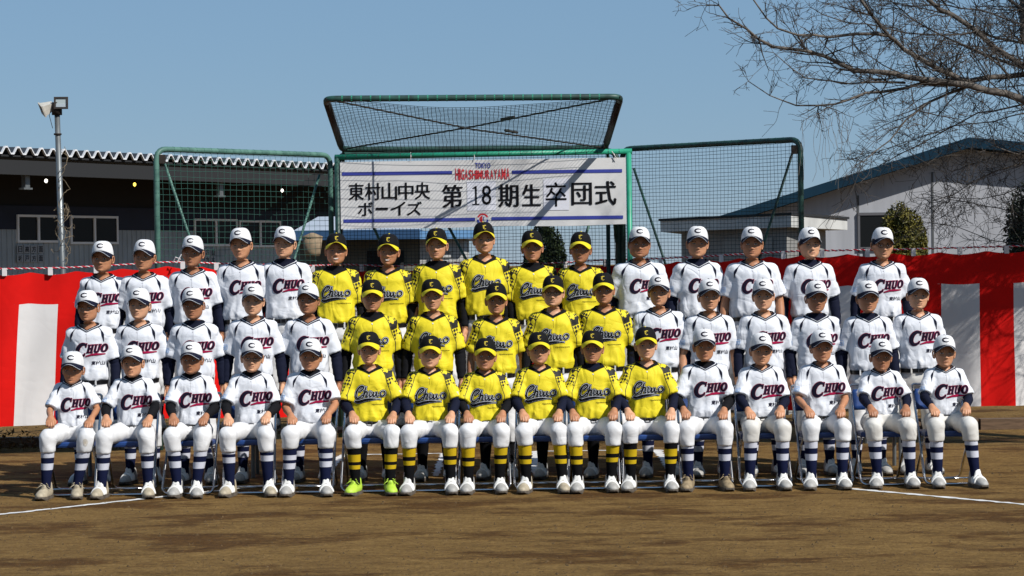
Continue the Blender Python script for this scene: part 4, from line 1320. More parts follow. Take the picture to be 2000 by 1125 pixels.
def jersey_mesh(g, belly, arms, seed, slv=.275):
    """arms: list of (shoulder, elbow) in torso space; returns verts, faces, full bvh"""
    rs = np.random.RandomState(seed)
    lo, hi, h = (-.36, -.26, .03), (.36, .22, .65), .0125
    X = grid(lo, hi, h)
    d = torso_d(X, g, .0, belly)
    # folds: vertical at the waist, diagonal from the arms
    ph = rs.uniform(0, 6.28, 8)
    ang = np.arctan2(X[0], -X[1])
    wz = np.clip((.30 - X[2]) / .2, 0, 1)
    d += wz * (.0045 * np.sin(ang * 9 + ph[0] + X[2] * 8) + .003 * np.sin(ang * 15 + ph[1] - X[2] * 14))
    d += .0035 * np.sin(34 * X[2] + 20 * np.abs(X[0]) + ph[2] + 2 * np.sin(X[0] * 12 + ph[3])) * np.clip((X[2] - .12) / .1, 0, 1) * np.clip((.52 - X[2]) / .06, 0, 1)
    rid = lambda q: np.clip(1 - np.abs(np.sin(q)) * 1.6, 0, 1)
    warp = 1.3 * np.sin(X[0] * 17 + ph[5]) + 1.1 * np.sin(X[2] * 15 + ph[6])
    d -= .007 * rid(ang * 4.2 + warp + ph[3]) * np.clip((.34 - X[2]) / .16, 0, 1)
    d -= .006 * rid(13 * X[2] - 11 * np.abs(X[0]) + .8 * warp + ph[4]) * np.clip((X[2] - .2) / .1, 0, 1) * np.clip((np.abs(X[0]) - .06) / .06, 0, 1) * np.clip((.51 - X[2]) / .05, 0, 1)
    d -= .006 * rid(20 * X[2] + 9 * X[0] + .7 * warp + ph[2]) * np.clip((.22 - X[2]) / .06, 0, 1)
    d = np.maximum(d, X[2] - .62)
    for (s, e) in arms:
        s = np.array(s); e = np.array(e); ax_ = (e - s) / np.linalg.norm(e - s)
        end = s + ax_ * slv
        inner = s * np.array([.62, 1, 1]) + np.array([0, 0, .012])
        c = rcone(X, inner, s, .060 * g ** .5, .062 * g ** .5)
        c = smin(c, rcone(X, s, end + ax_ * .03, .060 * g ** .6, .078 * g ** .6), .02)
        t = (X[0] - s[0]) * ax_[0] + (X[1] - s[1]) * ax_[1] + (X[2] - s[2]) * ax_[2]
        c = c - .006 * rid(t * 26 + X[1] * 16 + warp * .6 + ph[1]) + .0025 * np.sin(t * 60 + ph[4] + 3 * np.sin(X[1] * 30 + ph[5])) * np.clip(t / .05, 0, 1) + .003 * np.sin(t * 25 + X[1] * 50 + ph[6])
        c = np.maximum(c, t - slv)
        d = smin(d, c, .028)
    d = np.maximum(d, .066 + .006 * np.sin(ang * 5 + ph[7]) - X[2])
    V, Fq = surfnet(d.astype(np.float32), lo, h, 1)
    bvh = BVHTree.FromPolygons(V.tolist(), Fq.tolist())
    c = V[Fq].mean(1)
    phi = np.arctan2(c[:, 0], -(c[:, 1] - .012))
    rad = np.hypot(c[:, 0], c[:, 1] - .012)
    keep = ~((c[:, 2] > neck_cut(phi)) & (rad < .125))
    keep &= ~((c[:, 2] < .08) & (np.abs(c[:, 0]) < .12) & (np.abs(c[:, 1]) < .07))
    return V, Fq[keep], bvh

def sleeve_attr(me, V, arms):
    """(u round the arm, v along the arm from the shoulder, distance outside the raglan seam)"""
    out = np.zeros((len(V), 3), np.float32)
    for i, (s, e) in enumerate(arms):
        s = np.array(s); e = np.array(e); ax_ = (e - s) / np.linalg.norm(e - s)
        side = np.sign(s[0]); m = (V[:, 0] * side) > 0
        p = V[m] - s
        t = p @ ax_
        r = p - t[:, None] * ax_
        f = np.array([0, -1, 0.]); f -= ax_ * (f @ ax_); f /= np.linalg.norm(f); b = np.cross(ax_, f)
        ang = np.arctan2(r @ b, r @ f)
        # raglan seam in front view: from the collar to the armpit
        xs = np.abs(V[m, 0]); z = V[m, 2]
        seam = np.interp(z, [.33, .43, .50, .545, .572, .60], [.205, .168, .150, .122, .09, .072])
        out[m] = np.stack([ang * .075 + i * 3.1, t + i * 1.7, xs - seam], 1)
        # v is used for the shoulder patch: keep it relative to the shoulder for both arms
        out[m, 1] = t
    a = me.attributes.new('sleeve', 'FLOAT_VECTOR', 'POINT')
    a.data.foreach_set('vector', out.ravel())

def ring_ribbon(bvh, zoff0, zoff1, eps, n=56):
    """band that follows the neckline on the jersey"""
    vs, fs = [], []
    for i in range(n):
        phi = -math.pi + 2 * math.pi * (i + .5) / n
        zc = float(neck_cut(np.array(phi)))
        for zo in (zoff0, (zoff0 + zoff1) / 2, zoff1):
            dirv = Vector((math.sin(phi), -math.cos(phi), 0))
            # throw a ray from outside towards the neck axis, tilted down so that it meets sloping shoulders
            tgt = Vector((0, .012, zc + zo)); o = tgt + dirv * .30
            hit, nr, _, _ = bvh.ray_cast(o, -dirv, .5)
            rmax = .125
            if hit is None or (Vector((hit.x, hit.y - .012, 0)).length > rmax):
                hit, nr, _, _ = bvh.find_nearest(tgt + dirv * .085)
            vs.append(hit + nr.normalized() * eps)
    for i in range(n):
        j = (i + 1) % n
        for k in (0, 1): fs.append((i * 3 + k, j * 3 + k, j * 3 + k + 1, i * 3 + k + 1))
    return vs, fs

# ------------------------------------------------------------------ head
HEADK = np.array([  # z from chin, half width, front, back
    (.000, .024, .068, .050), (.006, .036, .082, .054), (.016, .0475, .089, .058), (.032, .0585, .090, .064), (.050, .066, .089, .072), (.072, .0715, .089, .082), (.095, .0750, .088, .091),
    (.118, .0765, .088, .097), (.140, .077, .089, .099), (.165, .075, .085, .096), (.188, .068, .073, .084), (.206, .054, .055, .064), (.218, .034, .034, .040), (.224, .012, .012, .014)])
NA = 44
def head_rings(chin, hs, cy, fat, rs, smile):
    """body loft: chest, neck, head. returns grid verts (nr, NA), per ring info"""
    tt = np.linspace(0, 2 * math.pi, NA, endpoint=False)
    ang = tt - .42 * np.sin(tt)
    sn, cs = np.sin(ang), np.cos(ang)
    rings = []
    nf = 1 + (fat - 1) * .7
    for (z, hw_, fr_, bk_) in ((.30, .10, .07, .07), (.455, .125, .075, .07), (.500, .118, .073, .068), (.535, .092, .062, .064), (.560, .068, .050, .060), (.583, .056, .044, .057)):
        rings.append((z, hw_ * nf, fr_, bk_, 0.012, -1))
    neck_top = chin - .004 * hs
    for f_ in (.35, .7, 1.0):
        z = .583 + (max(neck_top, .592) - .583) * f_
        rings.append((z, (.053 - .002 * f_) * nf, .043 + .006 * f_ * f_, .057, .012 + (cy - .012) * f_, -1))
    zs = np.array([.000, .005, .011, .018, .025, .032, .038, .042, .046, .050, .055, .060, .065, .070, .075, .081, .087, .093, .099, .105, .111, .117, .123, .130, .138, .148, .160, .175, .190, .203, .213, .220, .224])
    for z in zs:
        hw_ = np.interp(z, HEADK[:, 0], HEADK[:, 1]); fr_ = np.interp(z, HEADK[:, 0], HEADK[:, 2]); bk_ = np.interp(z, HEADK[:, 0], HEADK[:, 3])
        low = np.exp(-((z - .03) / .04) ** 2)
        rings.append((chin + z * hs, hw_ * hs * (1 + (fat - 1) * (.5 + .9 * low)), fr_ * hs, bk_ * hs, cy, z))
    G_ = np.zeros((len(rings), NA, 3))
    nose_l = rs.uniform(.95, 1.3); nose_w = rs.uniform(.95, 1.3); fw = rs.uniform(.95, 1.06); jw = rs.uniform(-.05, .09)
    for i, (z, hw_, fr_, bk_, c, hz) in enumerate(rings):
        p = .92 if hz >= 0 else 1.0
        if hz >= 0: hw_ = hw_ * fw * (1 + jw * math.exp(-((hz - .03) / .03) ** 2))
        x = hw_ * np.sign(sn) * np.abs(sn) ** p
        y = np.where(cs > 0, -fr_ * np.abs(cs) ** (.86 if hz >= 0 else 1), bk_ * np.abs(cs))
        if hz >= 0:
            X_ = x / hs; d = np.zeros(NA); f = (cs > 0.05)
            g2 = lambda cx, cz, sx, sz: np.exp(-((np.abs(X_) - cx) / sx) ** 2 - ((hz - cz) / sz) ** 2)
            ridge = np.interp(hz, [.062, .066, .072, .080, .105, .116, .13], [0, .009, .020, .0185, .0085, .004, 0]) * nose_l
            d += ridge * np.exp(-(X_ / (.0085 * nose_w + .003 * (hz < .085))) ** 2)
            d += .007 * g2(.0125 * nose_w, .071, .0065, .007)
            d -= .0105 * g2(.031, .110, .018, .012)
            d += .0045 * g2(.033, .1095, .013, .0055)
            d += .004 * g2(.028, .126, .022, .007)
            d += (.0055 + .004 * smile) * g2(.043, .082, .016, .016)
            mw = .020 + .007 * smile
            d += .0060 * g2(0, .0515, mw, .0042) + .0065 * g2(0, .0415, mw * .9, .0045) - .0045 * g2(0, .0468, mw * 1.05, .0022)
            d += .0060 * g2(0, .014, .017, .011) - .004 * g2(0, .031, .02, .006)
            y = y - np.where(f, d, 0) * hs
        G_[i, :, 0] = x; G_[i, :, 1] = y + c; G_[i, :, 2] = z
    return G_, rings, ang

def tilt_head(pts, chin, cy, hs, yaw, pitch, roll):
    """turn head verts about the top of the neck, blended in over the neck"""
    piv = np.array([0, cy + .03, chin + .02 * hs])
    M_ = np.array(Matrix.Rotation(yaw, 3, 'Z') @ Matrix.Rotation(roll, 3, 'Y') @ Matrix.Rotation(pitch, 3, 'X'))
    w = np.clip((pts[:, 2] - (chin - .075)) / .075, 0, 1)[:, None]
    return pts * (1 - w) + ((pts - piv) @ M_.T + piv) * w

# ------------------------------------------------------------------ shared shapes
def hand_fn(curl):
    def fn(X):  # X[0] lateral (thumb side +), X[1] forward, X[2] up
        d = ellipsoid(X, (0, .045, 0), (.040, .055, .0165))
        d = smin(d, rcone(X, (-.022, .07, .002), (.024, .078, .003), .0135, .0145), .012)
        d = smin(d, rcone(X, (0, -.03, 0), (0, .02, 0), .026, .027), .02)
        L = [(.029, .083, 1.0), (.0095, .088, 1.08), (-.0105, .085, 1.0), (-.029, .077, .82)]
        for l, f, k in L:
            a = R(30 * curl); p0 = np.array([l, f, .004]); p1 = p0 + .034 * k * np.array([l * .9, math.cos(a), -math.sin(a)])
            a += R(85 * curl); p2 = p1 + .024 * k * np.array([-l * .4, math.cos(a), -math.sin(a)])
            a += R(60 * curl); p3 = p2 + .018 * k * np.array([-l * .4, math.cos(a), -math.sin(a)])
            fgr = np.minimum(rcone(X, p0, p1, .0105, .0098), np.minimum(rcone(X, p1, p2, .0098, .0088), rcone(X, p2, p3, .0088, .0075)))
            d = smin(d, fgr, .005)
        t0, t1, t2, t3 = (.024, .018, -.006), (.043, .045, -.010), (.046, .072, -.014), (.034 if curl > .8 else .044, .092, -.018)
        th = np.minimum(rcone(X, t0, t1, .014, .0125), np.minimum(rcone(X, t1, t2, .0115, .0105), rcone(X, t2, t3, .0105, .0085)))
        return smin(d, th, .008)
    return fn
HANDS = {'fist': sdf_mesh(hand_fn(1.0), (-.06, -.065, -.075), (.07, .145, .04), .0046, 0),
         'hang': sdf_mesh(hand_fn(.45), (-.06, -.065, -.11), (.07, .19, .04), .0054, 0)}

def shoe_upper(X):
    d = ellipsoid(X, (.002, -.135, .030), (.044, .065, .034))
    d = smin(d, ellipsoid(X, (0, -.06, .040), (.043, .095, .044)), .02)
    d = smin(d, ellipsoid(X, (0, .025, .045), (.037, .055, .048)), .02)
    d = smin(d, rcone(X, (0, .012, .06), (0, .004, .098), .040, .041), .02)
    d = smin(d, rcone(X, (0, -.055, .075), (0, -.045, .112), .022, .017), .015)
    d = np.maximum(d, X[2] - .122)
    return np.maximum(d, .016 - X[2])
UPV = sdf_mesh(shoe_upper, (-.06, -.22, 0), (.06, .10, .14), .008, 1)
def shoe_strap(X):
    band = np.minimum(np.minimum(np.abs(X[1] + .105 - (X[2] - .05) * .25), np.abs(X[1] + .075 - (X[2] - .05) * .3)), np.abs(X[1] + .045 - (X[2] - .06) * .3)) - .0095
    return np.maximum(np.maximum(shoe_upper(X) - .008, band), .030 - X[2])
STV = sdf_mesh(shoe_strap, (-.06, -.15, .02), (.06, .0, .15), .006, 0)
sole = MB(); ol = [(.0, -.205), (.026, -.197), (.043, -.165), (.048, -.125), (.042, -.07), (.037, -.02), (.041, .03), (.034, .068), (.0, .084)]
ol = ol + [(-x * .96, y) for x, y in ol[-2:0:-1]]
nS = len(ol); vsS = []
for z, k in ((0, .96), (.010, 1.0), (.026, 1.0), (.030, .95)): vsS += [(x * k, y * k, z + (.012 if (y < -.18) else 0) * (1 - z / .03)) for x, y in ol]
fS = [(r * nS + i, r * nS + (i + 1) % nS, (r + 1) * nS + (i + 1) % nS, (r + 1) * nS + i) for r in range(3) for i in range(nS)]
fS += [tuple(range(nS - 1, -1, -1)), tuple(3 * nS + i for i in range(nS))]
sole.add(vsS, [f[::-1] for f in fS])
laces = MB()
for k in range(5):
    y = -.10 + k * .016; z = .078 + k * .0068
    laces.tube([(-.024, y, z - .008), (0, y - .006, z + .004), (.024, y + .004, z - .008)], .0032, 5)
for s in (-1, 1):
    laces.tube([(0, -.045, .108), (s * .02, -.065, .115), (s * .034, -.07, .10), (s * .018, -.052, .105)], .003, 5)
    laces.tube([(0, -.045, .108), (s * .03, -.07, .095), (s * .055, -.075, .075)], .003, 5)
SHOES = {}
def shoe_meshes(kind, lace):
    if (kind, lace) not in SHOES:
        SHOES[(kind, lace)] = (mesh_from(UPV[0], UPV[1], M_shoe[kind], None, True), sole.mesh(M_sole, False),
                               laces.mesh(M_shoe[kind], True) if lace else mesh_from(STV[0], STV[1], M_strapwhite, None, True))
    return SHOES[(kind, lace)]
def add_shoe(root, kind, lace, loc, rz, scale=1.0):
    up, so, st = shoe_meshes(kind, lace)
    e = make('shoe', up, root, loc, scale, (0, 0, rz))
    make('sole', so, e)
    make('laces' if lace else 'strap', st, e)

# caps: head space (z from chin, metres at head scale 1), shared by all
def cap_dome():
    vs, fs = [], []; na, nz = 40, 12
    for j in range(nz + 1):
        t = j / nz
        for i in range(na):
            a = 2 * math.pi * i / na; c, s = math.cos(a), math.sin(a)   # a = 0 front
            zb = .140 + .034 * max(0, c) ** 1.5 - .014 * max(0, -c)
            fy = .104 if c > 0 else .108
            ex = .50 if c > 0 else .62
            k = math.cos(t * math.pi / 2) ** (ex + .1 * s * s) if t < 1 else 0
            seam = 1 - .010 * max(0, 1 - abs(((a / (math.pi / 3)) % 1) - .5) * -8 - 4 + 0) if False else 1
            z = zb + (.252 - zb) * math.sin(t * math.pi / 2) ** (1.0 if c < 0 else .95)
            vs.append((.0865 * s * k * seam, -fy * c * k * seam + .004 + .010 * t * (1 if c > 0 else .3), z))
    for j in range(nz):
        for i in range(na): fs.append((j * na + i, j * na + (i + 1) % na, (j + 1) * na + (i + 1) % na, (j + 1) * na + i))
    return vs, fs
DV, DF = cap_dome()
CAPBVH = BVHTree.FromPolygons(DV, DF)
def cap_seams():
    m = MB(); na, nz = 40, 12
    for i in (0, 7, 13, 20, 27, 33):
        m.tube([Vector(DV[j * na + i]) for j in range(nz + 1)], .0012, 4, caps=False)
    return m
def brim_shape(tilt):
    nu, nv = 28, 8; top, bot = [], []
    for i in range(nu + 1):
        a = R(-74 + 148 * i / nu); c, s = math.cos(a), math.sin(a)
        bx, by, bz = .0862 * s, -.104 * c + .004, .140 + .034 * max(0, c) ** 1.5 + .002
        Lb = .074 * max(0, math.cos(a * 1.2)) ** .6
        for j in range(nv + 1):
            t = j / nv; x = bx * (1 + .03 * t); y = by - Lb * t
            z = bz - math.tan(tilt) * Lb * t - 7.6 * x * x * (.08 + .92 * t) * (Lb / .074) ** .5
            top.append((x, y, z)); bot.append((x, y, z - .0045))
    fs = []
    st = nv + 1
    for i in range(nu):
        for j in range(nv): q = i * st + j; fs.append((q, q + st, q + st + 1, q + 1))
    return top, bot, fs, nu, nv
def brim_meshes(mtop, mbot, mpipe, tilt):
    top, bot, fs, nu, nv = brim_shape(tilt)
    m = MB(); m.add(top, fs, 0); m.add(bot, [f[::-1] for f in fs], 1)
    n = len(top); st = nv + 1
    ed = [i * st + nv for i in range(nu + 1)]
    for a, b in zip(ed[:-1], ed[1:]): m.f.append((a, b, b + n, a + n)); m.m.append(0)
    pipe = MB()
    if mpipe is not None:
        pipe.tube([Vector(top[i * st + nv - 1]).lerp(Vector(top[i * st + nv]), .55) + Vector((0, 0, .0008)) for i in range(3, nu - 2)], .0019, 5)
    return m.mesh([mtop, mbot], True), (pipe.mesh(mpipe) if mpipe is not None else None)
DOME = {'w': mesh_from(DV, DF, mat('cap_white', (.70, .70, .71), .7, bump=.2, bscale=60), None, True), 'y': mesh_from(DV, DF, mat('cap_black', (.006, .006, .007), .8, bump=.2, bscale=60, spec=.12), None, True)}
SEAM = {'w': cap_seams().mesh(mat('cap_seam_grey', (.5, .5, .52), .8)), 'y': cap_seams().mesh(mat('cap_seam_black', (.02, .02, .02), .8))}
BRIM = {}
for tl in (2, 9, 15, 22):
    BRIM[('w', tl)] = brim_meshes(M_navy, M_navy, M_whiteprint, R(tl * .62 - 4)); BRIM[('y', tl)] = brim_meshes(M_yellowcloth, M_black, None, R(tl * .72 - 4))
btn = MB().tube([(0, 0, 0), (0, 0, .004), (0, 0, .006)], [.008, .007, .002], 8)
BTN = {'w': btn.mesh(M_navy, True), 'y': btn.mesh(M_yellowcloth, True)}
ec = Print2D().ribbon(ell(0, 0, .0250, .0145, 28, 332, 26), lambda t: .0045 + .0075 * math.sin(math.pi * t) ** 1.3, step=.003)
ev_, ef_ = project(ec, CAPBVH, .192, .0015, start=Vector((0, -.4, .2135)))
EMB = {'w': mesh_from(ev_, ef_, M_navyprint)}
ey = Print2D(); ey.ribbon(ell(.003, -.002, .0120, .0155, 40, 320, 22), lambda t: .0028 + .0022 * math.sin(math.pi * t), step=.003)
ey.ribbon([(-.013, .010), (.015, .013)], .0036, step=.003); ey.ribbon([(.000, .012), (-.003, -.011)], .0034, step=.003)
ev_, ef_ = project(ey, CAPBVH, .192, .0015, start=Vector((0, -.4, .2125)))
EMB['y'] = mesh_from(ev_, ef_, mat('gold_thread', (.55, .42, .04), .7))

def glasses_mesh(hs):
    m = MB()
    for s in (-1, 1):
        m.tube([(s * .0335 + .023 * math.cos(a), -.1005 - .000 * math.sin(a), .108 + .0165 * math.sin(a)) for a in np.linspace(0, 2 * math.pi, 17)], .0019, 5, caps=False)
        m.tube([(s * .056, -.100, .112), (s * .074, -.06, .112), (s * .079, .0, .110)], .0018, 5)
    m.tube([(-.0105, -.1005, .111), (0, -.104, .1125), (.0105, -.1005, .111)], .0018, 5)
    return m
GLASS = glasses_mesh(1).mesh(mat('glasses_black', (.012, .012, .014), .3), True)

PANTS_STAND = {}
def folds(X, ph, amp):
    q = 17 * X[2] + 13 * X[0] + ph[0] + 1.6 * np.sin(15 * X[1] + ph[1]) + 1.2 * np.sin(19 * X[0] + ph[2])
    q2 = 21 * X[2] - 16 * X[0] + 9 * X[1] + ph[3] + 1.3 * np.sin(13 * X[2] + ph[1])
    return -1.7 * amp * np.clip(1 - np.abs(np.sin(q)) * 1.6, 0, 1) - 1.3 * amp * np.clip(1 - np.abs(np.sin(q2)) * 1.8, 0, 1) + .5 * amp * (np.sin(38 * X[2] + 18 * X[0] + ph[0] + 2 * np.sin(14 * X[1] + ph[1])) + .6 * np.sin(60 * X[2] - 40 * X[0] + ph[2]) * np.sin(20 * X[0] + ph[3]))

def pants_stand(variant):
    if variant not in PANTS_STAND:
        rs = np.random.RandomState(50 + variant); ph = rs.uniform(0, 6.28, 4)
        def fn(X):  # ground = 0
            d = ellipsoid(X, (0, .01, .86), (.165, .125, .12))
            d = smin(d, np.maximum(torso_d([X[0], X[1], X[2] - .89], 1.0, .002), np.abs(X[2] - .88) - .070), .02)
            for s in (-1, 1):
                d = smin(d, rcone(X, (s * .085, .01, .84), (s * .105, -.005, .47), .098, .076), .02)
                d = smin(d, rcone(X, (s * .105, -.005, .48), (s * .11, .02, .34), .076, .068), .02)
            d = d + folds(X, ph, .003)
            return np.maximum(d, .335 - X[2])
        V, Fq = sdf_mesh(fn, (-.24, -.17, .30), (.24, .18, 1.03), .014)
        PANTS_STAND[variant] = V, Fq
    return PANTS_STAND[variant]
PSM = {}

def sock_mesh(top, ank, kind, r=1.0, off=0.0):
    """striped sock as rings from below the knee to the ankle"""
    tpt, apt = Vector(top), Vector(ank)
    L = [0, .10, .1601, .30, .3001, .44, .4401, .57, .5701, .8, 1.0]
    L = sorted(set([0.0, 1.0] + [x / 24 for x in range(25)]))
    cuts = {'w0': [(.0, 0), (.24, 1), (.38, 0), (.54, 1)], 'w1': [(.0, 1), (.22, 0), (.34, 1), (.42, 0), (.56, 1)], 'w2': [(.0, 0), (.18, 1), (.26, 0), (.40, 1)],
            'y0': [(.0, 2), (.34, 3), (.44, 2), (.55, 3)], 'y1': [(.0, 3), (.24, 2), (.42, 3), (.50, 2), (.60, 3)], 'k0': [(0, 3)]}[kind]
    cuts = [(c + (off if i else 0), m_) for i, (c, m_) in enumerate(cuts)]
    edges = sorted(set(L + [c for c, _ in cuts]))
    m = MB(); n = 14; vs = []
    for t in edges:
        p = tpt.lerp(apt, t)
        rad = float(np.interp(t, [0, .2, .45, .75, 1.0], [.054, .0555, .051, .041, .039])) * r
        bulge = .012 * math.sin(math.pi * min(1, t / .7)) if t < .7 else 0
        for k in range(n):
            a = 2 * math.pi * k / n
            vs.append((p.x + rad * math.cos(a), p.y + rad * math.sin(a) * 1.05 + bulge, p.z))
    for i in range(len(edges) - 1):
        mi = [m_ for c, m_ in cuts if c <= edges[i] + 1e-6][-1]
        m.add([], [])
        for k in range(n):
            m.f.append((i * n + k, i * n + (k + 1) % n, (i + 1) * n + (k + 1) % n, (i + 1) * n + k)); m.m.append(mi)
    m.v = [tuple(v) for v in vs]
    m.f = [f[::-1] for f in m.f]
    return m.mesh([M_sockwhite, M_socknavy, M_sockyellow, M_sockblack], True)

SOCK_STAND = {}

# ------------------------------------------------------------------ one player
def person(row, i, px, top_py, team, Y, base=0.0, sleeves='navy', turtle=False, glasses=False, smile=0.0, g=1.0, belly=0.0, skin=0, tilt=None, knees=None, feet=None,
           shoe='white', lace=False, sock=None, belt_show=True, yaw=0.0, pitch=0.0, label='', group='', cream=False, dirt=False, badge=True, hs_w=1.07):
    rs = np.random.RandomState(1000 * row + i * 7 + 3)
    topw = P(px, top_py, Y - .03)
    Xc = topw.x
    seated = row == 0
    if seated:
        hip = .515
        sfit = (topw.z - hip - .25 * hs_w) / .605
        s = .72 * sfit + .28 * .90
    else:
        H = topw.z - base
        s = (H - .25 * hs_w) / 1.50
        hip = .89 * s
    yaw += rs.uniform(-.07, .07); pitch += rs.uniform(-.03, .05)
    root = tag(empty('person', (Xc, Y, base), rs.uniform(-.025, .025) if seated else rs.uniform(-.10, .08)), label, 'person', group)
    hs = hs_w / s
    chin = (topw.z - base - hip - .25 * hs_w) / s
    cyh = -.012
    tsp = dict(loc=(0, 0, hip), scale=s)
    # arms
    arms = []; wrists = []
    for k, sd in enumerate((-1, 1)):
        sh = Vector((sd * .154 * g ** .5, .004, .495))
        if seated:
            kx = knees[k]
            wr = Vector(((kx - Xc) * 1.05 / s, (-.285 + rs.uniform(-.03, .03)) / s, (.648 - hip + rs.uniform(-.005, .01)) / s))
            el = ik(sh, wr, .29, .255, (sd * .50, 1.0, -.1))
        else:
            wr = Vector((sd * (.25 + .02 * (g - 1) * 5 + rs.uniform(-.01, .015)), -.02 + rs.uniform(-.03, .03), -.025))
            el = ik(sh, wr, .29, .255, (sd * .5, 1, 0))
        arms.append((tuple(sh), tuple(el))); wrists.append(wr)
    # body: chest, neck, head in one loft, with arms and hands
    Gd, rings, ang = head_rings(chin, hs, cyh, 1 + (g - 1) * .55, rs, smile)
    nr = len(rings)
    pts = tilt_head(Gd.reshape(-1, 3), chin, cyh, hs, yaw, pitch, rs.uniform(-.04, .04) if True else 0)
    rs2 = np.random.RandomState(1000 * row + i * 7 + 4)
    rollv = rs2.uniform(-.06, .06)
    pts = tilt_head(Gd.reshape(-1, 3), chin, cyh, hs, yaw, pitch, rollv)
    body = MB(); sk = M_skins[skin]
    fs = []; mi = []
    for a in range(nr - 1):
        hz = rings[a][5]
        for b in range(NA):
            b2 = (b + 1) % NA
            fs.append((a * NA + b, a * NA + b2, (a + 1) * NA + b2, (a + 1) * NA + b))
            mi.append(0)
    body.v = [tuple(p) for p in pts]; body.f = fs; body.m = mi
    body.f.append(tuple(range(NA - 1, -1, -1))); body.m.append(0)
    body.f.append(tuple((nr - 1) * NA + b for b in range(NA))); body.m.append(0)
    Rm = lambda p: tuple(tilt_head(np.array([p]), chin, cyh, hs, yaw, pitch, rollv)[0])
    hp = lambda x, y, z: Rm((x * hs, y * hs + cyh, chin + z * hs))
    # ears
    for sd in (-1, 1):
        pr_ = []
        for t in np.linspace(0, 2 * math.pi, 13):
            pr_.append(Vector(hp(sd * (.0775 + .004 + .007 * math.cos(t - .6)), .012 - .016 * math.cos(t) * -1 * .9, .098 + .029 * math.sin(t) - .003 * math.cos(t))))
        body.tube(pr_, .0058 * hs, 6, caps=False)
        body.tube([Vector(hp(sd * .070, .010, .098)), Vector(hp(sd * .0815, .013, .098))], [.022 * hs, .014 * hs], 8)
    # eyes and brows on the front of the face
    ebv = BVHTree.FromPolygons(body.v, [f for f in body.f if len(f) == 4])
    def face_patch(poly, eps, mi_):
        vs = []
        for x, z in poly:
            o = Vector(hp(x, -.3, z)); dd = (Vector(hp(x, .0, z)) - o).normalized()
            hit, _, _, _ = ebv.ray_cast(o, dd, 1.0)
            vs.append((hit if hit is not None else Vector(hp(x, -.09, z))) - dd * eps)
        body.add(vs, [tuple(range(len(vs)))], mi_)
    op = .0042 - .0022 * smile + rs.uniform(-.0006, .0006)
    for sd in (-1, 1):
        ex = sd * .0315
        alm = [(ex + .0135 * math.cos(t), .1085 + op * math.sin(t) + .0012 * math.cos(t) * sd) for t in np.linspace(0, 2 * math.pi, 11)[:-1]]
        face_patch(alm, .0009, 4)
        iris = [(ex + .0064 * math.cos(t), .1085 + min(op, .0060) * math.sin(t)) for t in np.linspace(0, 2 * math.pi, 9)[:-1]]
        face_patch(iris, .0016, 3)
        lid = [(ex + .0155 * q, .1085 + op * (1.05 - q * q) + .0026) for q in np.linspace(-1, 1, 7)] + [(ex + .0150 * q, .1085 + op * (1.0 - q * q) - .0002) for q in np.linspace(1, -1, 7)]
        face_patch(lid, .0019, 3)
        br_ = [(ex + sd * .002 + .0175 * q, .1265 + .002 * (1 - q * q) + .001) for q in np.linspace(-1, 1, 6)] + [(ex + sd * .002 + .016 * q, .1208 + .002 * (1 - q * q)) for q in np.linspace(1, -1, 6)]
        face_patch(br_, .0012, 5)
    mw = .0205 + .006 * smile; up = .004 * smile
    cv = lambda q: .0468 + up * q * q
    Q = np.linspace(-1, 1, 9)
    face_patch([(mw * q, cv(q) + .0062 * (1 - q * q) ** .8 - .0010 * math.exp(-(q / .18) ** 2)) for q in Q] + [(mw * q, cv(q)) for q in Q[::-1][1:-1]], .0008, 1)
    lo_ = .0085 + .004 * (smile > .5)
    face_patch([(mw * q, cv(q)) for q in Q] + [(mw * .96 * q, cv(q) - lo_ * (1 - q * q) ** .7) for q in Q[::-1][1:-1]], .0009, 1)
    if smile > .5:
        face_patch([(mw * .86 * q, cv(q) + .0012 * (1 - q * q)) for q in Q] + [(mw * .84 * q, cv(q) - .0062 * (1 - q * q) ** .8) for q in Q[::-1][1:-1]], .0020, 2)
    else:
        face_patch([(mw * .95 * q, cv(q) + .0012) for q in Q] + [(mw * .95 * q, cv(q) - .0012) for q in Q[::-1]], .0016, 6)
    for sd in (-1, 1):
        face_patch([(sd * .0075 + .0032 * math.cos(t), .0655 + .0014 * math.sin(t)) for t in np.linspace(0, 2 * math.pi, 7)[:-1]], .0012, 6)
    # arms and hands
    for k, sd in enumerate((-1, 1)):
        sh, el = map(Vector, arms[k]); wr = wrists[k]
        gr = g ** .5
        body.tube([Vector((sd * .06, .01, .46)), sh, sh.lerp(el, .5), el, el.lerp(wr, .3), el.lerp(wr, .7), wr], [.05, .047 * gr, .043 * gr, .037 * gr, .038 * gr, .030 * gr, .0265], 12)
        hv, hf = HANDS['fist' if seated else 'hang']
        fa = (wr - el).normalized()
        if seated:
            f_ = (fa * .4 + Vector((-sd * .05, -.75, -.42))).normalized(); med = Vector((-sd, -.05, 0))
        else:
            f_ = (fa + Vector((0, -.15, 0))).normalized(); med = Vector((0, -1, 0))
        l_ = (med - f_ * med.dot(f_)).normalized(); up = l_.cross(f_)
        if (seated and up.z < 0) or (not seated and up.x * sd < 0): up = -up
        hk = .96 / s * .95
        wv = np.outer(hv[:, 0], l_) + np.outer(hv[:, 1], f_) + np.outer(hv[:, 2], up)
        wv = wv * hk + np.array(wr)
        flip = l_.cross(f_).dot(up) < 0
        body.add(wv.tolist(), hf[:, ::-1].tolist() if flip else hf.tolist(), 0)
    body.build('body', [sk, M_lip, M_teeth, M_eye, M_eyewhite, M_hair, mat('mouth_dark', (.10, .03, .025), .6)], root, True, **tsp)
    # hair: scalp shell below the cap
    hvs, hfs = [], []
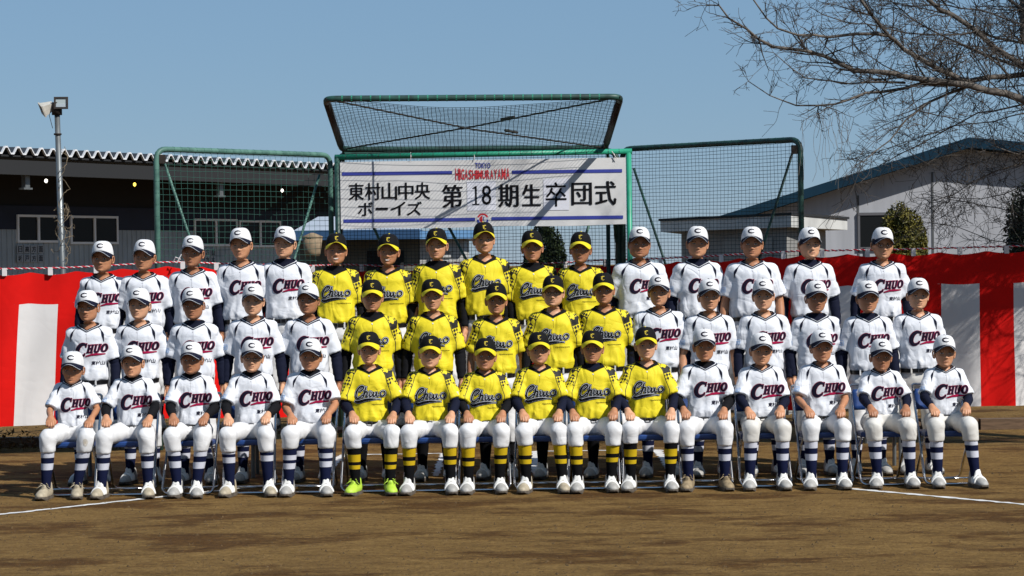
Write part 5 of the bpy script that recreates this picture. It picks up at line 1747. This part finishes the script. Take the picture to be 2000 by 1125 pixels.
    r_idx = [a for a in range(nr) if .058 <= rings[a][5] <= .165]
    n0 = len(r_idx)
    P0 = Gd.copy(); c0 = np.array([0, cyh, 0])
    for a in r_idx:
        for b in range(NA):
            p = P0[a, b]; v2 = (p - c0) * np.array([1, 1, 0]); v2 /= (np.linalg.norm(v2) + 1e-9)
            hvs.append(Rm(tuple(p + v2 * .0055 * hs)))
    for q in range(n0 - 1):
        hz = rings[r_idx[q]][5]
        for b in range(NA):
            am = abs(((ang[b] + math.pi) % (2 * math.pi)) - math.pi)
            lim = np.interp(hz, [.058, .075, .098, .105, .13, .15, .16], [2.6, 2.2, 1.95, 1.30, 1.22, 1.0, .5])
            if am > lim: hfs.append((q * NA + b, q * NA + (b + 1) % NA, (q + 1) * NA + (b + 1) % NA, (q + 1) * NA + b))
    MB().add(hvs, hfs).build('hair', M_hair, root, True, **tsp)
    # cap on the head
    piv = np.array([0, cyh + .03, chin + .02 * hs])
    Mh = Matrix.Rotation(yaw, 3, 'Z') @ Matrix.Rotation(rollv, 3, 'Y') @ Matrix.Rotation(pitch, 3, 'X')
    base_h = Vector((0, cyh, chin)); loc_t = Vector(piv) + Mh @ (base_h - Vector(piv))
    capl = Vector((0, 0, hip)) + loc_t * s
    cap = make('cap', DOME[team], root, capl, hs * s)
    cap.rotation_euler = Mh.to_euler()
    tl = tilt if tilt is not None else (15 if team == 'w' else 22)
    bm, pm = BRIM[(team, tl)]
    make('brim', bm, cap)
    if pm is not None: make('brim_piping', pm, cap)
    make('emblem', EMB[team], cap)
    make('seams', SEAM[team], cap)
    make('button', BTN[team], cap, (0, .012, .2505))
    if glasses:
        gl_ = make('eyeglasses', GLASS, root, capl, hs * s); gl_.rotation_euler = Mh.to_euler()
    # jersey
    V, Fq, bvh = jersey_mesh(g, belly, arms, 1000 * row + i, .25 if seated else .24)
    jm = mesh_from(V, Fq, M_white if team == 'w' else M_yellow, None, True)
    if team == 'y': sleeve_attr(jm, V, arms)
    jer = make('jersey', jm, root, **tsp)
    def printed(name, pr, m_, eps, z0=.520, **kw):
        v, f = project(pr, bvh, z0, eps, **kw)
        if f: MB().add(v, f).build(name, m_, jer)
    dark = M_navy if team == 'w' else M_black
    v, f = ring_ribbon(bvh, -.012, .010, .0035); MB().add(v, f).build('collar', dark, jer, True)
    if team == 'w':
        v, f = ring_ribbon(bvh, -.0045, -.0005, .0052); MB().add(v, f).build('collar_stripe', M_whiteprint, jer)
        kq = min(1.2, .98 / s)
        printed('lettering_outline', pr_out, M_crimson, .0025, k=kq); printed('lettering', pr_fill, M_navyprint, .0050, k=kq)
        printed('underline', pr_sw, M_crimson, .0060, k=kq); printed('place_name', pr_place, M_navyprint, .004, k=kq)
        for sd in (-1, 1):
            rag = Print2D(); path = smooth_path([(sd * .074, .060), (sd * .105, .042), (sd * .133, .012), (sd * .150 * g ** .5, -.030), (sd * .156 * g ** .5, -.085)], 2)
            rag.ribbon(path, lambda t: .004 + .019 * math.exp(-((t - .68) / .17) ** 2) * (1 if t < .97 else .4))
            printed('raglan_piping', rag, M_navy, .0035, .512)
        if badge:
            bd = Print2D(); q = [(-.022, -.020), (.022, -.020), (.024, .0), (.022, .022), (-.022, .022), (-.024, 0), (-.022, -.020)]
            bd.ribbon(q, .005); bd.ribbon([(-.014, .006), (.014, .006)], .008); bd.ribbon([(-.014, -.008), (.014, -.008)], .007)
            e = Vector(arms[0][0]).lerp(Vector(arms[0][1]), .62)
            dv = Vector((.62, .78, 0)); rt = Vector((.78, -.62, 0)).normalized()
            printed('sleeve_badge', bd, M_badge, .003, direction=dv, axes=(rt, Vector((0, 0, 1))), start=e - dv * .5)
    else:
        kq = min(1.2, .98 / s)
        printed('lettering_outline', sc_out, M_blackprint, .0022, k=kq); printed('lettering_edge', sc_mid, M_whiteprint, .0048, k=kq); printed('lettering', sc_in, M_blackprint, .0074, k=kq)
        printed('place_name', pr_script_place, M_blackprint, .003, k=kq)
        if seated:
            bd = Print2D(); bd.ribbon([(-.012, .010), (.012, .010)], .006); bd.ribbon([(0, .010), (0, -.014)], .006)
            e = Vector(arms[1][0]).lerp(Vector(arms[1][1]), .60); dv = Vector((-.70, .71, 0)); rt = Vector((.71, .70, 0)).normalized()
            printed('sleeve_letter', bd, M_whiteprint, .003, direction=dv, axes=(rt, Vector((0, 0, 1))), start=e - dv * .5)
        hem = None
    bt = Print2D(); bt.raw(*[list(q) for q in disc(0, .0065, n=8)])
    printed('shirt_button', bt, M_whiteprint if team == 'y' else mat('button_pearl', (.55, .55, .58), .3), .0035, .496)
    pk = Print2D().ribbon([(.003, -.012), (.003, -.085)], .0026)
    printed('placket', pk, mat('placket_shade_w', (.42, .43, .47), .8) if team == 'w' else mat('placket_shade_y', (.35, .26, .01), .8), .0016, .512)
    # undershirt: sleeves and high collar
    um = {'navy': M_navy, 'black': M_black}.get(sleeves)
    if um is not None or turtle:
        cm_ = um or M_black
        if um is not None:
            for k, sd in enumerate((-1, 1)):
                sh, el = map(Vector, arms[k]); wr = wrists[k]; gr = g ** .5
                q = [sh.lerp(el, .45), sh.lerp(el, .8), el, el.lerp(wr, .25), el.lerp(wr, .6), el.lerp(wr, .88)]
                r_ = [.057, .054, .050, .049, .043, .0355]
                q2, r2 = [], []
                for a in range(len(q) - 1):
                    for b in range(4):
                        t = b / 4; q2.append(q[a].lerp(q[a + 1], t)); r2.append((r_[a] * (1 - t) + r_[a + 1] * t) * gr + .0018 * math.sin(len(q2) * 1.9 + k))
                q2.append(q[-1]); r2.append(r_[-1] * gr)
                MB().tube(q2, r2, 12).build('undershirt_sleeve', cm_, root, True, **tsp)
        hi_ = .55 if turtle else .38
        zt = .583 + max(.014, (chin - .004 * hs - .583) * hi_)
        nn = 26; vs = []
        for (z, hw_, fr_, bk_, c_) in ((.50, .125, .080, .074, .012), (.535, .098, .069, .070, .012), (.56, .077, .058, .066, .012), (.583, .066, .053, .064, .012), (zt, .0655, .0545, .064, .012 + (cyh - .012) * hi_ * .8), (zt + .001, .060, .049, .059, .012 + (cyh - .012) * hi_ * .8)):
            for k in range(nn):
                a = 2 * math.pi * k / nn; nf = 1 + (g - 1) * .4
                vs.append((hw_ * nf * math.sin(a), c_ + (-fr_ if math.cos(a) > 0 else -bk_) * math.cos(a), z))
        if turtle:
            us = MB().add(vs, [(r_ * nn + k, r_ * nn + (k + 1) % nn, (r_ + 1) * nn + (k + 1) % nn, (r_ + 1) * nn + k) for r_ in range(5) for k in range(nn)])
            us.build('undershirt_collar', cm_, root, True, **tsp)
    # belt
    bm_ = MB(); vs = []; nn = 40
    for (z, gr) in ((.038, .004), (.038, .011), (.074, .011), (.074, .004)):
        hw_ = float(np.interp(z, TORSO[0], TORSO[1][0])) * g + gr; hd_ = float(np.interp(z, TORSO[0], TORSO[1][1])) * g + gr
        for k in range(nn):
            a = 2 * math.pi * k / nn; sn_, cs_ = math.sin(a), math.cos(a)
            kq = (abs(sn_) ** 2.3 + abs(cs_) ** 2.3) ** (-1 / 2.3)
            vs.append((hw_ * sn_ * kq, -hd_ * cs_ * kq, z))
    bm_.add(vs, [(r_ * nn + k, r_ * nn + (k + 1) % nn, (r_ + 1) % 4 * nn + (k + 1) % nn, (r_ + 1) % 4 * nn + k) for r_ in range(4) for k in range(nn)])
    belt = bm_.build('belt', M_belt, root, False, **tsp)
    yb = -(float(np.interp(.056, TORSO[0], TORSO[1][1])) * g + .014)
    bb = MB(); bb.box((-.026, yb - .005, .036), (.026, yb + .004, .042)); bb.box((-.026, yb - .005, .071), (.026, yb + .004, .077)); bb.box((-.026, yb - .0048, .042), (-.020, yb + .004, .071)); bb.box((.020, yb - .0048, .042), (.026, yb + .004, .071))
    bb.build('buckle', M_buckle, belt)
    pmat = M_pants_cream if cream else M_pants
    for sd in (-1, 1):
        xx = sd * .085; yy = -(float(np.interp(.056, TORSO[0], TORSO[1][1])) * g) * .86 - .012
        MB().box((xx - .007, yy - .006, .030), (xx + .007, yy + .012, .082)).build('belt_loop', pmat, belt)
    # trousers, socks, shoes
    if seated:
        kk = [Vector((knees[k] - Xc, -.42, .505)) for k in range(2)]
        an = [Vector((feet[k] - Xc, -.395 + rs.uniform(-.03, .03), .085)) for k in range(2)]
        ph = rs.uniform(0, 6.28, 4)
        hz0 = hip
        def fn(X):
            d = ellipsoid(X, (0, .015, hz0 + .005), (.170 * g, .130 * g, .105))
            d = smin(d, np.maximum(torso_d([X[0] / s, X[1] / s, (X[2] - hz0) / s], g, .003) * s, np.abs(X[2] - (hz0 + .0)) - .052 * s), .03)
            for k in range(2):
                sd = -1 if k == 0 else 1
                d = smin(d, rcone(X, (sd * .085, .0, hz0), kk[k] + Vector((0, .03, .0)), .083 * g ** .5, .071 * g ** .4), .016)
            for k in range(2):
                lowp = kk[k].lerp(an[k], .33)
                d = smin(d, rcone(X, kk[k], lowp, .072 * g ** .4, .060), .018)
            f = folds(X, ph, .0024) + .0010 * np.sin(70 * X[2] + 8 * np.sin(25 * X[0] + ph[2])) * np.clip((-.36 - X[1]) / .05, 0, 1) * np.clip((.50 - X[2]) / .06, 0, 1) + .0045 * np.sin(30 * X[1] + 25 * np.abs(X[0]) + ph[0]) * np.clip((X[1] + .3) / .2, 0, 1)
            return np.maximum(d + f, (kk[0].lerp(an[0], .295).z + .015 * math.sin(ph[1])) - X[2])
        xs0 = min(kk[0].x, an[0].x) - .13; xs1 = max(kk[1].x, an[1].x) + .13
        V, Fq = sdf_mesh(fn, (min(xs0, -.21), -.54, .29), (max(xs1, .21), .19, .70), .0135)
        pn = make('pants', mesh_from(V, Fq, pmat, None, True), root)
        if dirt:
            bp_ = BVHTree.FromPolygons(V.tolist(), Fq.tolist())
            dp = Print2D(); dv_, df_ = disc(0, .032, n=14)
            for r_ in (.011, .022):
                pass
            dp.raw([(x * .62 * (1 + .10 * math.sin(7 * x * 60 + y * 90)), y * .95 * (1 + .08 * math.sin(y * 150 + x * 70))) for x, y in dv_], df_)
            v, f = project(dp, bp_, 0, .0025, start=Vector((kk[1].x + .005, -1, .47)))
            MB().add(v, f).build('dirt_smear', mat('dirt_smear', (.46, .39, .30), .9, col2=(.62, .60, .56), vscale=45), pn)
        for k in range(2):
            tp = kk[k].lerp(an[k], .20)
            sm_ = sock_mesh(tp, an[k], sock or ('w0' if team == 'w' else 'y0'), 1.0 * g ** .3, (rs.uniform(-.03, .03)))
            make('sock', sm_, root)
            sd = -1 if k == 0 else 1
            add_shoe(root, shoe, lace, (an[k].x, an[k].y + .025, 0), sd * R(rs.uniform(2, 16)), (1.12, 1.05, 1.15))
    else:
        vnt = i % 4
        V, Fq = pants_stand(vnt)
        key = (vnt, pmat.name)
        if key not in PSM: PSM[key] = mesh_from(V, Fq, pmat, None, True)
        make('pants', PSM[key], root, None, (s * g, s * g, s))
        sk_ = sock or ('w0' if team == 'w' else 'k0')
        for k, sd in enumerate((-1, 1)):
            key = (sk_, sd)
            if key not in SOCK_STAND: SOCK_STAND[key] = sock_mesh((sd * .108, .01, .40), (sd * .115, .02, .085), sk_)
            make('sock', SOCK_STAND[key], root, None, (s, s, s))
            add_shoe(root, shoe, lace, (sd * .115 * s, .045, 0), sd * R(rs.uniform(4, 14)), (1.12, 1.05, 1.15))
    return root

ORD = ['first', 'second', 'third', 'fourth', 'fifth', 'sixth', 'seventh', 'eighth', 'ninth', 'tenth', 'eleventh', 'twelfth', 'thirteenth', 'fourteenth', 'fifteenth', 'sixteenth']
EYE = 'counted from the floodlight pole'
YF, YM, YR = 18.95, 19.72, 20.36
BENCH = .42
def kx(px, Y=18.53): return P(px, 860, Y).x
def fx_(px, Y=18.53): return P(px, 950, Y).x

front = [  # px, cap top, team, knees, feet, options
    (140, 686, 'w', (95, 170), (90, 149), dict(sleeves=None, turtle=True, lace=True, shoe='cream', skin=1, dirt=True, tilt=15, pitch=.06, look='bare forearms and a dirty knee')),
    (258, 675, 'w', (203, 285), (197, 287), dict(sleeves='black', turtle=True, shoe='cream', skin=0, yaw=-.05, look='black sleeves and cream shoes')),
    (373, 668, 'w', (337, 397), (346, 385), dict(sleeves='black', turtle=True, shoe='white', skin=3, tilt=22, look='black sleeves, feet close together')),
    (490, 664, 'w', (442, 516), (446, 521), dict(sleeves='black', turtle=True, glasses=True, shoe='cream', skin=2, sock='w2', look='black sleeves and dark glasses')),
    (605, 661, 'w', (566, 636), (562, 634), dict(sleeves=None, turtle=True, shoe='white', skin=1, g=1.14, belly=.02, sock='w1', look='bare forearms, stocky build')),
    (720, 648, 'y', (687, 763), (692, 759), dict(sleeves='navy', shoe='lime', lace=True, skin=0, sock='y1', look='lime green shoes')),
    (838, 656, 'y', (800, 880), (800, 881), dict(sleeves='navy', shoe='white', skin=2, look='white shoes wide apart')),
    (946, 661, 'y', (915, 981), (917, 977), dict(sleeves='black', shoe='white', skin=1, look='black sleeves and low head')),
    (1052, 649, 'y', (1022, 1090), (1027, 1097), dict(sleeves='navy', turtle=False, shoe='cream', skin=0, look='cream shoes and black belt showing')),
    (1157, 646, 'y', (1123, 1200), (1130, 1194), dict(sleeves='navy', turtle=True, shoe='white', skin=1, look='dark high collar')),
    (1262, 639, 'y', (1231, 1312), (1233, 1309), dict(sleeves='navy', shoe='white', skin=2, sock='y1', tilt=15, look='black-topped socks')),
    (1376, 642, 'w', (1342, 1417), (1347, 1418), dict(sleeves='black', turtle=True, shoe='tan', lace=True, skin=1, look='black sleeves and brown laced shoes')),
    (1486, 650, 'w', (1465, 1527), (1463, 1527), dict(sleeves='navy', turtle=False, shoe='white', skin=0, cream=True, look='wide black belt')),
    (1605, 644, 'w', (1583, 1646), (1585, 1645), dict(sleeves=None, shoe='white', skin=1, tilt=15, look='bare forearms and pale knees')),
    (1721, 662, 'w', (1709, 1776), (1718, 1783), dict(sleeves='navy', shoe='white', skin=3, cream=True, tilt=22, look='navy sleeves, low white cap')),
    (1845, 655, 'w', (1828, 1893), (1833, 1905), dict(sleeves='navy', shoe='white', skin=0, cream=True, look='navy sleeves beside the bare ground')),
]
for i, (px, ty, tm, kn, ft, op) in enumerate(front):
    look = op.pop('look')
    lab = 'seated player in %s, %s, %s of front row from floodlight' % ({'w': 'white', 'y': 'yellow'}[tm], look, ORD[i])
    person(0, i, px, ty, tm, YF, 0, knees=[kx(k) for k in kn], feet=[fx_(k) for k in ft], label=lab, group='players seated in the front row', **op)

middle = [
    (172, 567, 'w', dict(skin=1, look='navy sleeves')), (271, 563, 'w', dict(skin=2, look='navy sleeves and black belt')), (378, 562, 'w', dict(skin=3, turtle=True, look='navy high collar', tilt=22)),
    (493, 554, 'w', dict(skin=2, look='head held up', tilt=9)), (602, 553, 'w', dict(skin=3, look='standing next to yellow', tilt=9)),
    (726, 546, 'y', dict(skin=1, turtle=True, sleeves='black', look='dark high collar')), (845, 545, 'y', dict(skin=0, sleeves='black', tilt=15, look='brim lifted')), (968, 553, 'y', dict(skin=1, sleeves=None, look='bare forearms')),
    (1080, 538, 'y', dict(skin=2, glasses=True, sleeves='black', tilt=15, pitch=-.05, look='glasses')), (1180, 533, 'y', dict(skin=1, sleeves='black', look='smooth collar')),
    (1287, 537, 'w', dict(skin=0, yaw=-.08, look='beside yellow')), (1385, 545, 'w', dict(skin=0, sleeves=None, look='bare forearms')), (1492, 544, 'w', dict(skin=2, cream=True, yaw=-.1, look='head turned slightly')),
    (1594, 548, 'w', dict(skin=3, turtle=True, look='navy high collar')), (1695, 548, 'w', dict(skin=1, turtle=True, tilt=22, look='dark collar and low brim')), (1793, 543, 'w', dict(skin=2, tilt=9, cream=True, yaw=-.08, look='wide black belt, end of row')),
]
for i, (px, ty, tm, op) in enumerate(middle):
    look = op.pop('look')
    lab = 'standing player in %s, %s, %s of middle row from floodlight' % ({'w': 'white', 'y': 'yellow'}[tm], look, ORD[i])
    person(1, i, px, ty, tm, YM + random.uniform(-.03, .03), 0, label=lab, group='players standing in the middle row', hs_w=1.09, **op)

backr = [
    (199, 471, 'w', dict(skin=1, look='frowning')), (280, 468, 'w', dict(skin=1, look='broad shoulders', g=1.06)), (375, 460, 'w', dict(skin=3, look='low brim', sleeves='navy')), (471, 445, 'w', dict(skin=0, tilt=9, yaw=-.04, look='slim neck')),
    (555, 442, 'w', dict(skin=2, turtle=True, smile=.4, yaw=-.08, look='navy high collar')),
    (654, 456, 'y', dict(skin=1, turtle=True, smile=1, tilt=2, sleeves='black', yaw=.05, look='broad smile and high collar')), (757, 457, 'y', dict(skin=1, smile=1, tilt=2, sleeves=None, look='smile and open collar')),
    (853, 446, 'y', dict(skin=0, turtle=True, smile=.5, tilt=2, sleeves='black', look='tall black collar')), (945, 434, 'y', dict(skin=0, tilt=2, sleeves='black', look='tallest of all')),
    (1040, 450, 'y', dict(skin=1, turtle=True, sleeves='black', look='yellow brim and high collar')), (1133, 453, 'y', dict(skin=3, sleeves='black', look='yellow brim')),
    (1248, 443, 'w', dict(skin=3, g=1.12, belly=.01, tilt=9, look='stocky, next to yellow')), (1362, 442, 'w', dict(skin=0, turtle=True, tilt=22, yaw=-.03, look='navy high collar')), (1469, 443, 'w', dict(skin=1, g=1.15, belly=.015, sleeves=None, look='stocky, bare forearms')),
    (1581, 444, 'w', dict(skin=2, turtle=True, tilt=9, look='dark high collar')), (1723, 444, 'w', dict(skin=0, glasses=True, tilt=9, look='glasses, end of row')),
]
for i, (px, ty, tm, op) in enumerate(backr):
    look = op.pop('look')
    lab = 'standing player in %s, %s, %s of back row from floodlight' % ({'w': 'white', 'y': 'yellow'}[tm], look, ORD[i])
    person(2, i, px, ty, tm, YR + random.uniform(-.03, .03), BENCH, label=lab, group='players standing in the back row', hs_w=1.12, **op)

# ------------------------------------------------------------------ folding chairs under the front row
def chair_parts():
    seat = MB()
    vs = []; n = 8; nn = 10
    for layer, (z, sh) in enumerate(((.405, .97), (.420, 1.0), (.440, 1.0), (.448, .96))):
        for (x, y) in [(-.20, -.20), (-.17, -.225), (.17, -.225), (.20, -.20), (.19, .16), (.16, .185), (-.16, .185), (-.19, .16)]:
            vs.append((x * sh, y * sh, z - .010 * (y > 0)))
    fs = [(r * 8 + k, r * 8 + (k + 1) % 8, (r + 1) * 8 + (k + 1) % 8, (r + 1) * 8 + k) for r in range(3) for k in range(8)]
    fs += [tuple(range(7, -1, -1)), tuple(24 + k for k in range(8))]
    seat.add(vs, fs)
    bk = MB(); vs = []
    nu = 8
    for side in (0, 1):
        for z in (.60, .64, .74, .775):
            for i in range(nu + 1):
                x = -.19 + .38 * i / nu; vs.append((x * (1 if .62 < z < .76 else .95), .265 + .035 * (1 - (x / .19) ** 2) + side * .022 + (z - .6) * .15, z))
    o = 4 * (nu + 1)
    fs = []
    for r in range(3):
        for i in range(nu):
            q = r * (nu + 1) + i; fs.append((q, q + 1, q + nu + 2, q + nu + 1)); fs.append((o + q, o + q + nu + 1, o + q + nu + 2, o + q + 1))
    for i in range(nu): fs.append((i, o + i, o + i + 1, i + 1)); q = 3 * (nu + 1) + i; fs.append((q, q + 1, o + q + 1, o + q))
    for r in range(3):
        q = r * (nu + 1); fs.append((q, q + nu + 1, o + q + nu + 1, o + q)); q += nu; fs.append((q, o + q, o + q + nu + 1, q + nu + 1))
    bk.add(vs, fs)
    fl_ = arc_pts([(-.205, .30, .80), (-.205, .02, .42), (-.215, -.255, .013), (.215, -.255, .013), (.205, .02, .42), (.205, .30, .80)], .07, 5)
    f1 = MB().tube(fl_, .011, 10)
    f1.tube(arc_pts([(-.205, .30, .80), (-.19, .31, .815), (.19, .31, .815), (.205, .30, .80)], .02, 3), .011, 10)
    rl = arc_pts([(-.185, -.12, .40), (-.19, .27, .012), (.19, .27, .012), (.185, -.12, .40)], .06, 5)
    f2 = MB().tube(rl, .010, 10)
    f3 = MB().tube([(-.20, -.235, .06), (.20, -.235, .06)], .007, 8)
    return [('seat', seat.mesh(M_chairblue)), ('backrest', bk.mesh(M_chairblue, True)), ('front_frame', f1.mesh(M_chrome, True)), ('rear_frame', f2.mesh(M_chrome, True)), ('stretcher', f3.mesh(M_chrome, True))]
CH_P = chair_parts()
for i, (px, ty, tm, kn, ft, op) in enumerate(front):
    q = P(px, 800, YF)
    e = tag(empty('folding_chair', (q.x + random.uniform(-.012, .012), YF + random.uniform(-.01, .02), 0), random.uniform(-.05, .05)),
            'blue folding chair with chrome legs, %s seat from the floodlight' % ORD[i], 'chair', 'blue folding chairs of the front row')
    for nm, me in CH_P: make(nm, me, e)

# ------------------------------------------------------------------ benches under the back row
bx0, bx1 = P(150, 800, YR).x - .1, P(1780, 800, YR).x + .1
nbch = 4
for k in range(nbch):
    a = bx0 + (bx1 - bx0) * k / nbch; b = bx0 + (bx1 - bx0) * (k + 1) / nbch - .05
    e = tag(empty('bench', ((a + b) / 2, YR, 0)), 'plain wooden bench under the back row, %s from the floodlight' % ORD[k], 'bench', 'benches the back row stands on')
    h = (b - a) / 2
    for r in range(3):
        y = -.19 + r * .128
        MB().box((-h, y, BENCH - .032), (h, y + .12, BENCH - .001)).build('plank', M_wood, e)
    for sx in (-h + .18, h - .18):
        for sy in (-.15, .15):
            MB().tube([(sx, sy * 1.15, 0), (sx, sy, BENCH - .033)], .018, 8).build('leg', M_steel, e)
        MB().box((sx - .02, -.17, BENCH - .065), (sx + .02, .17, BENCH - .0335)).build('leg_rail', M_steel, e)
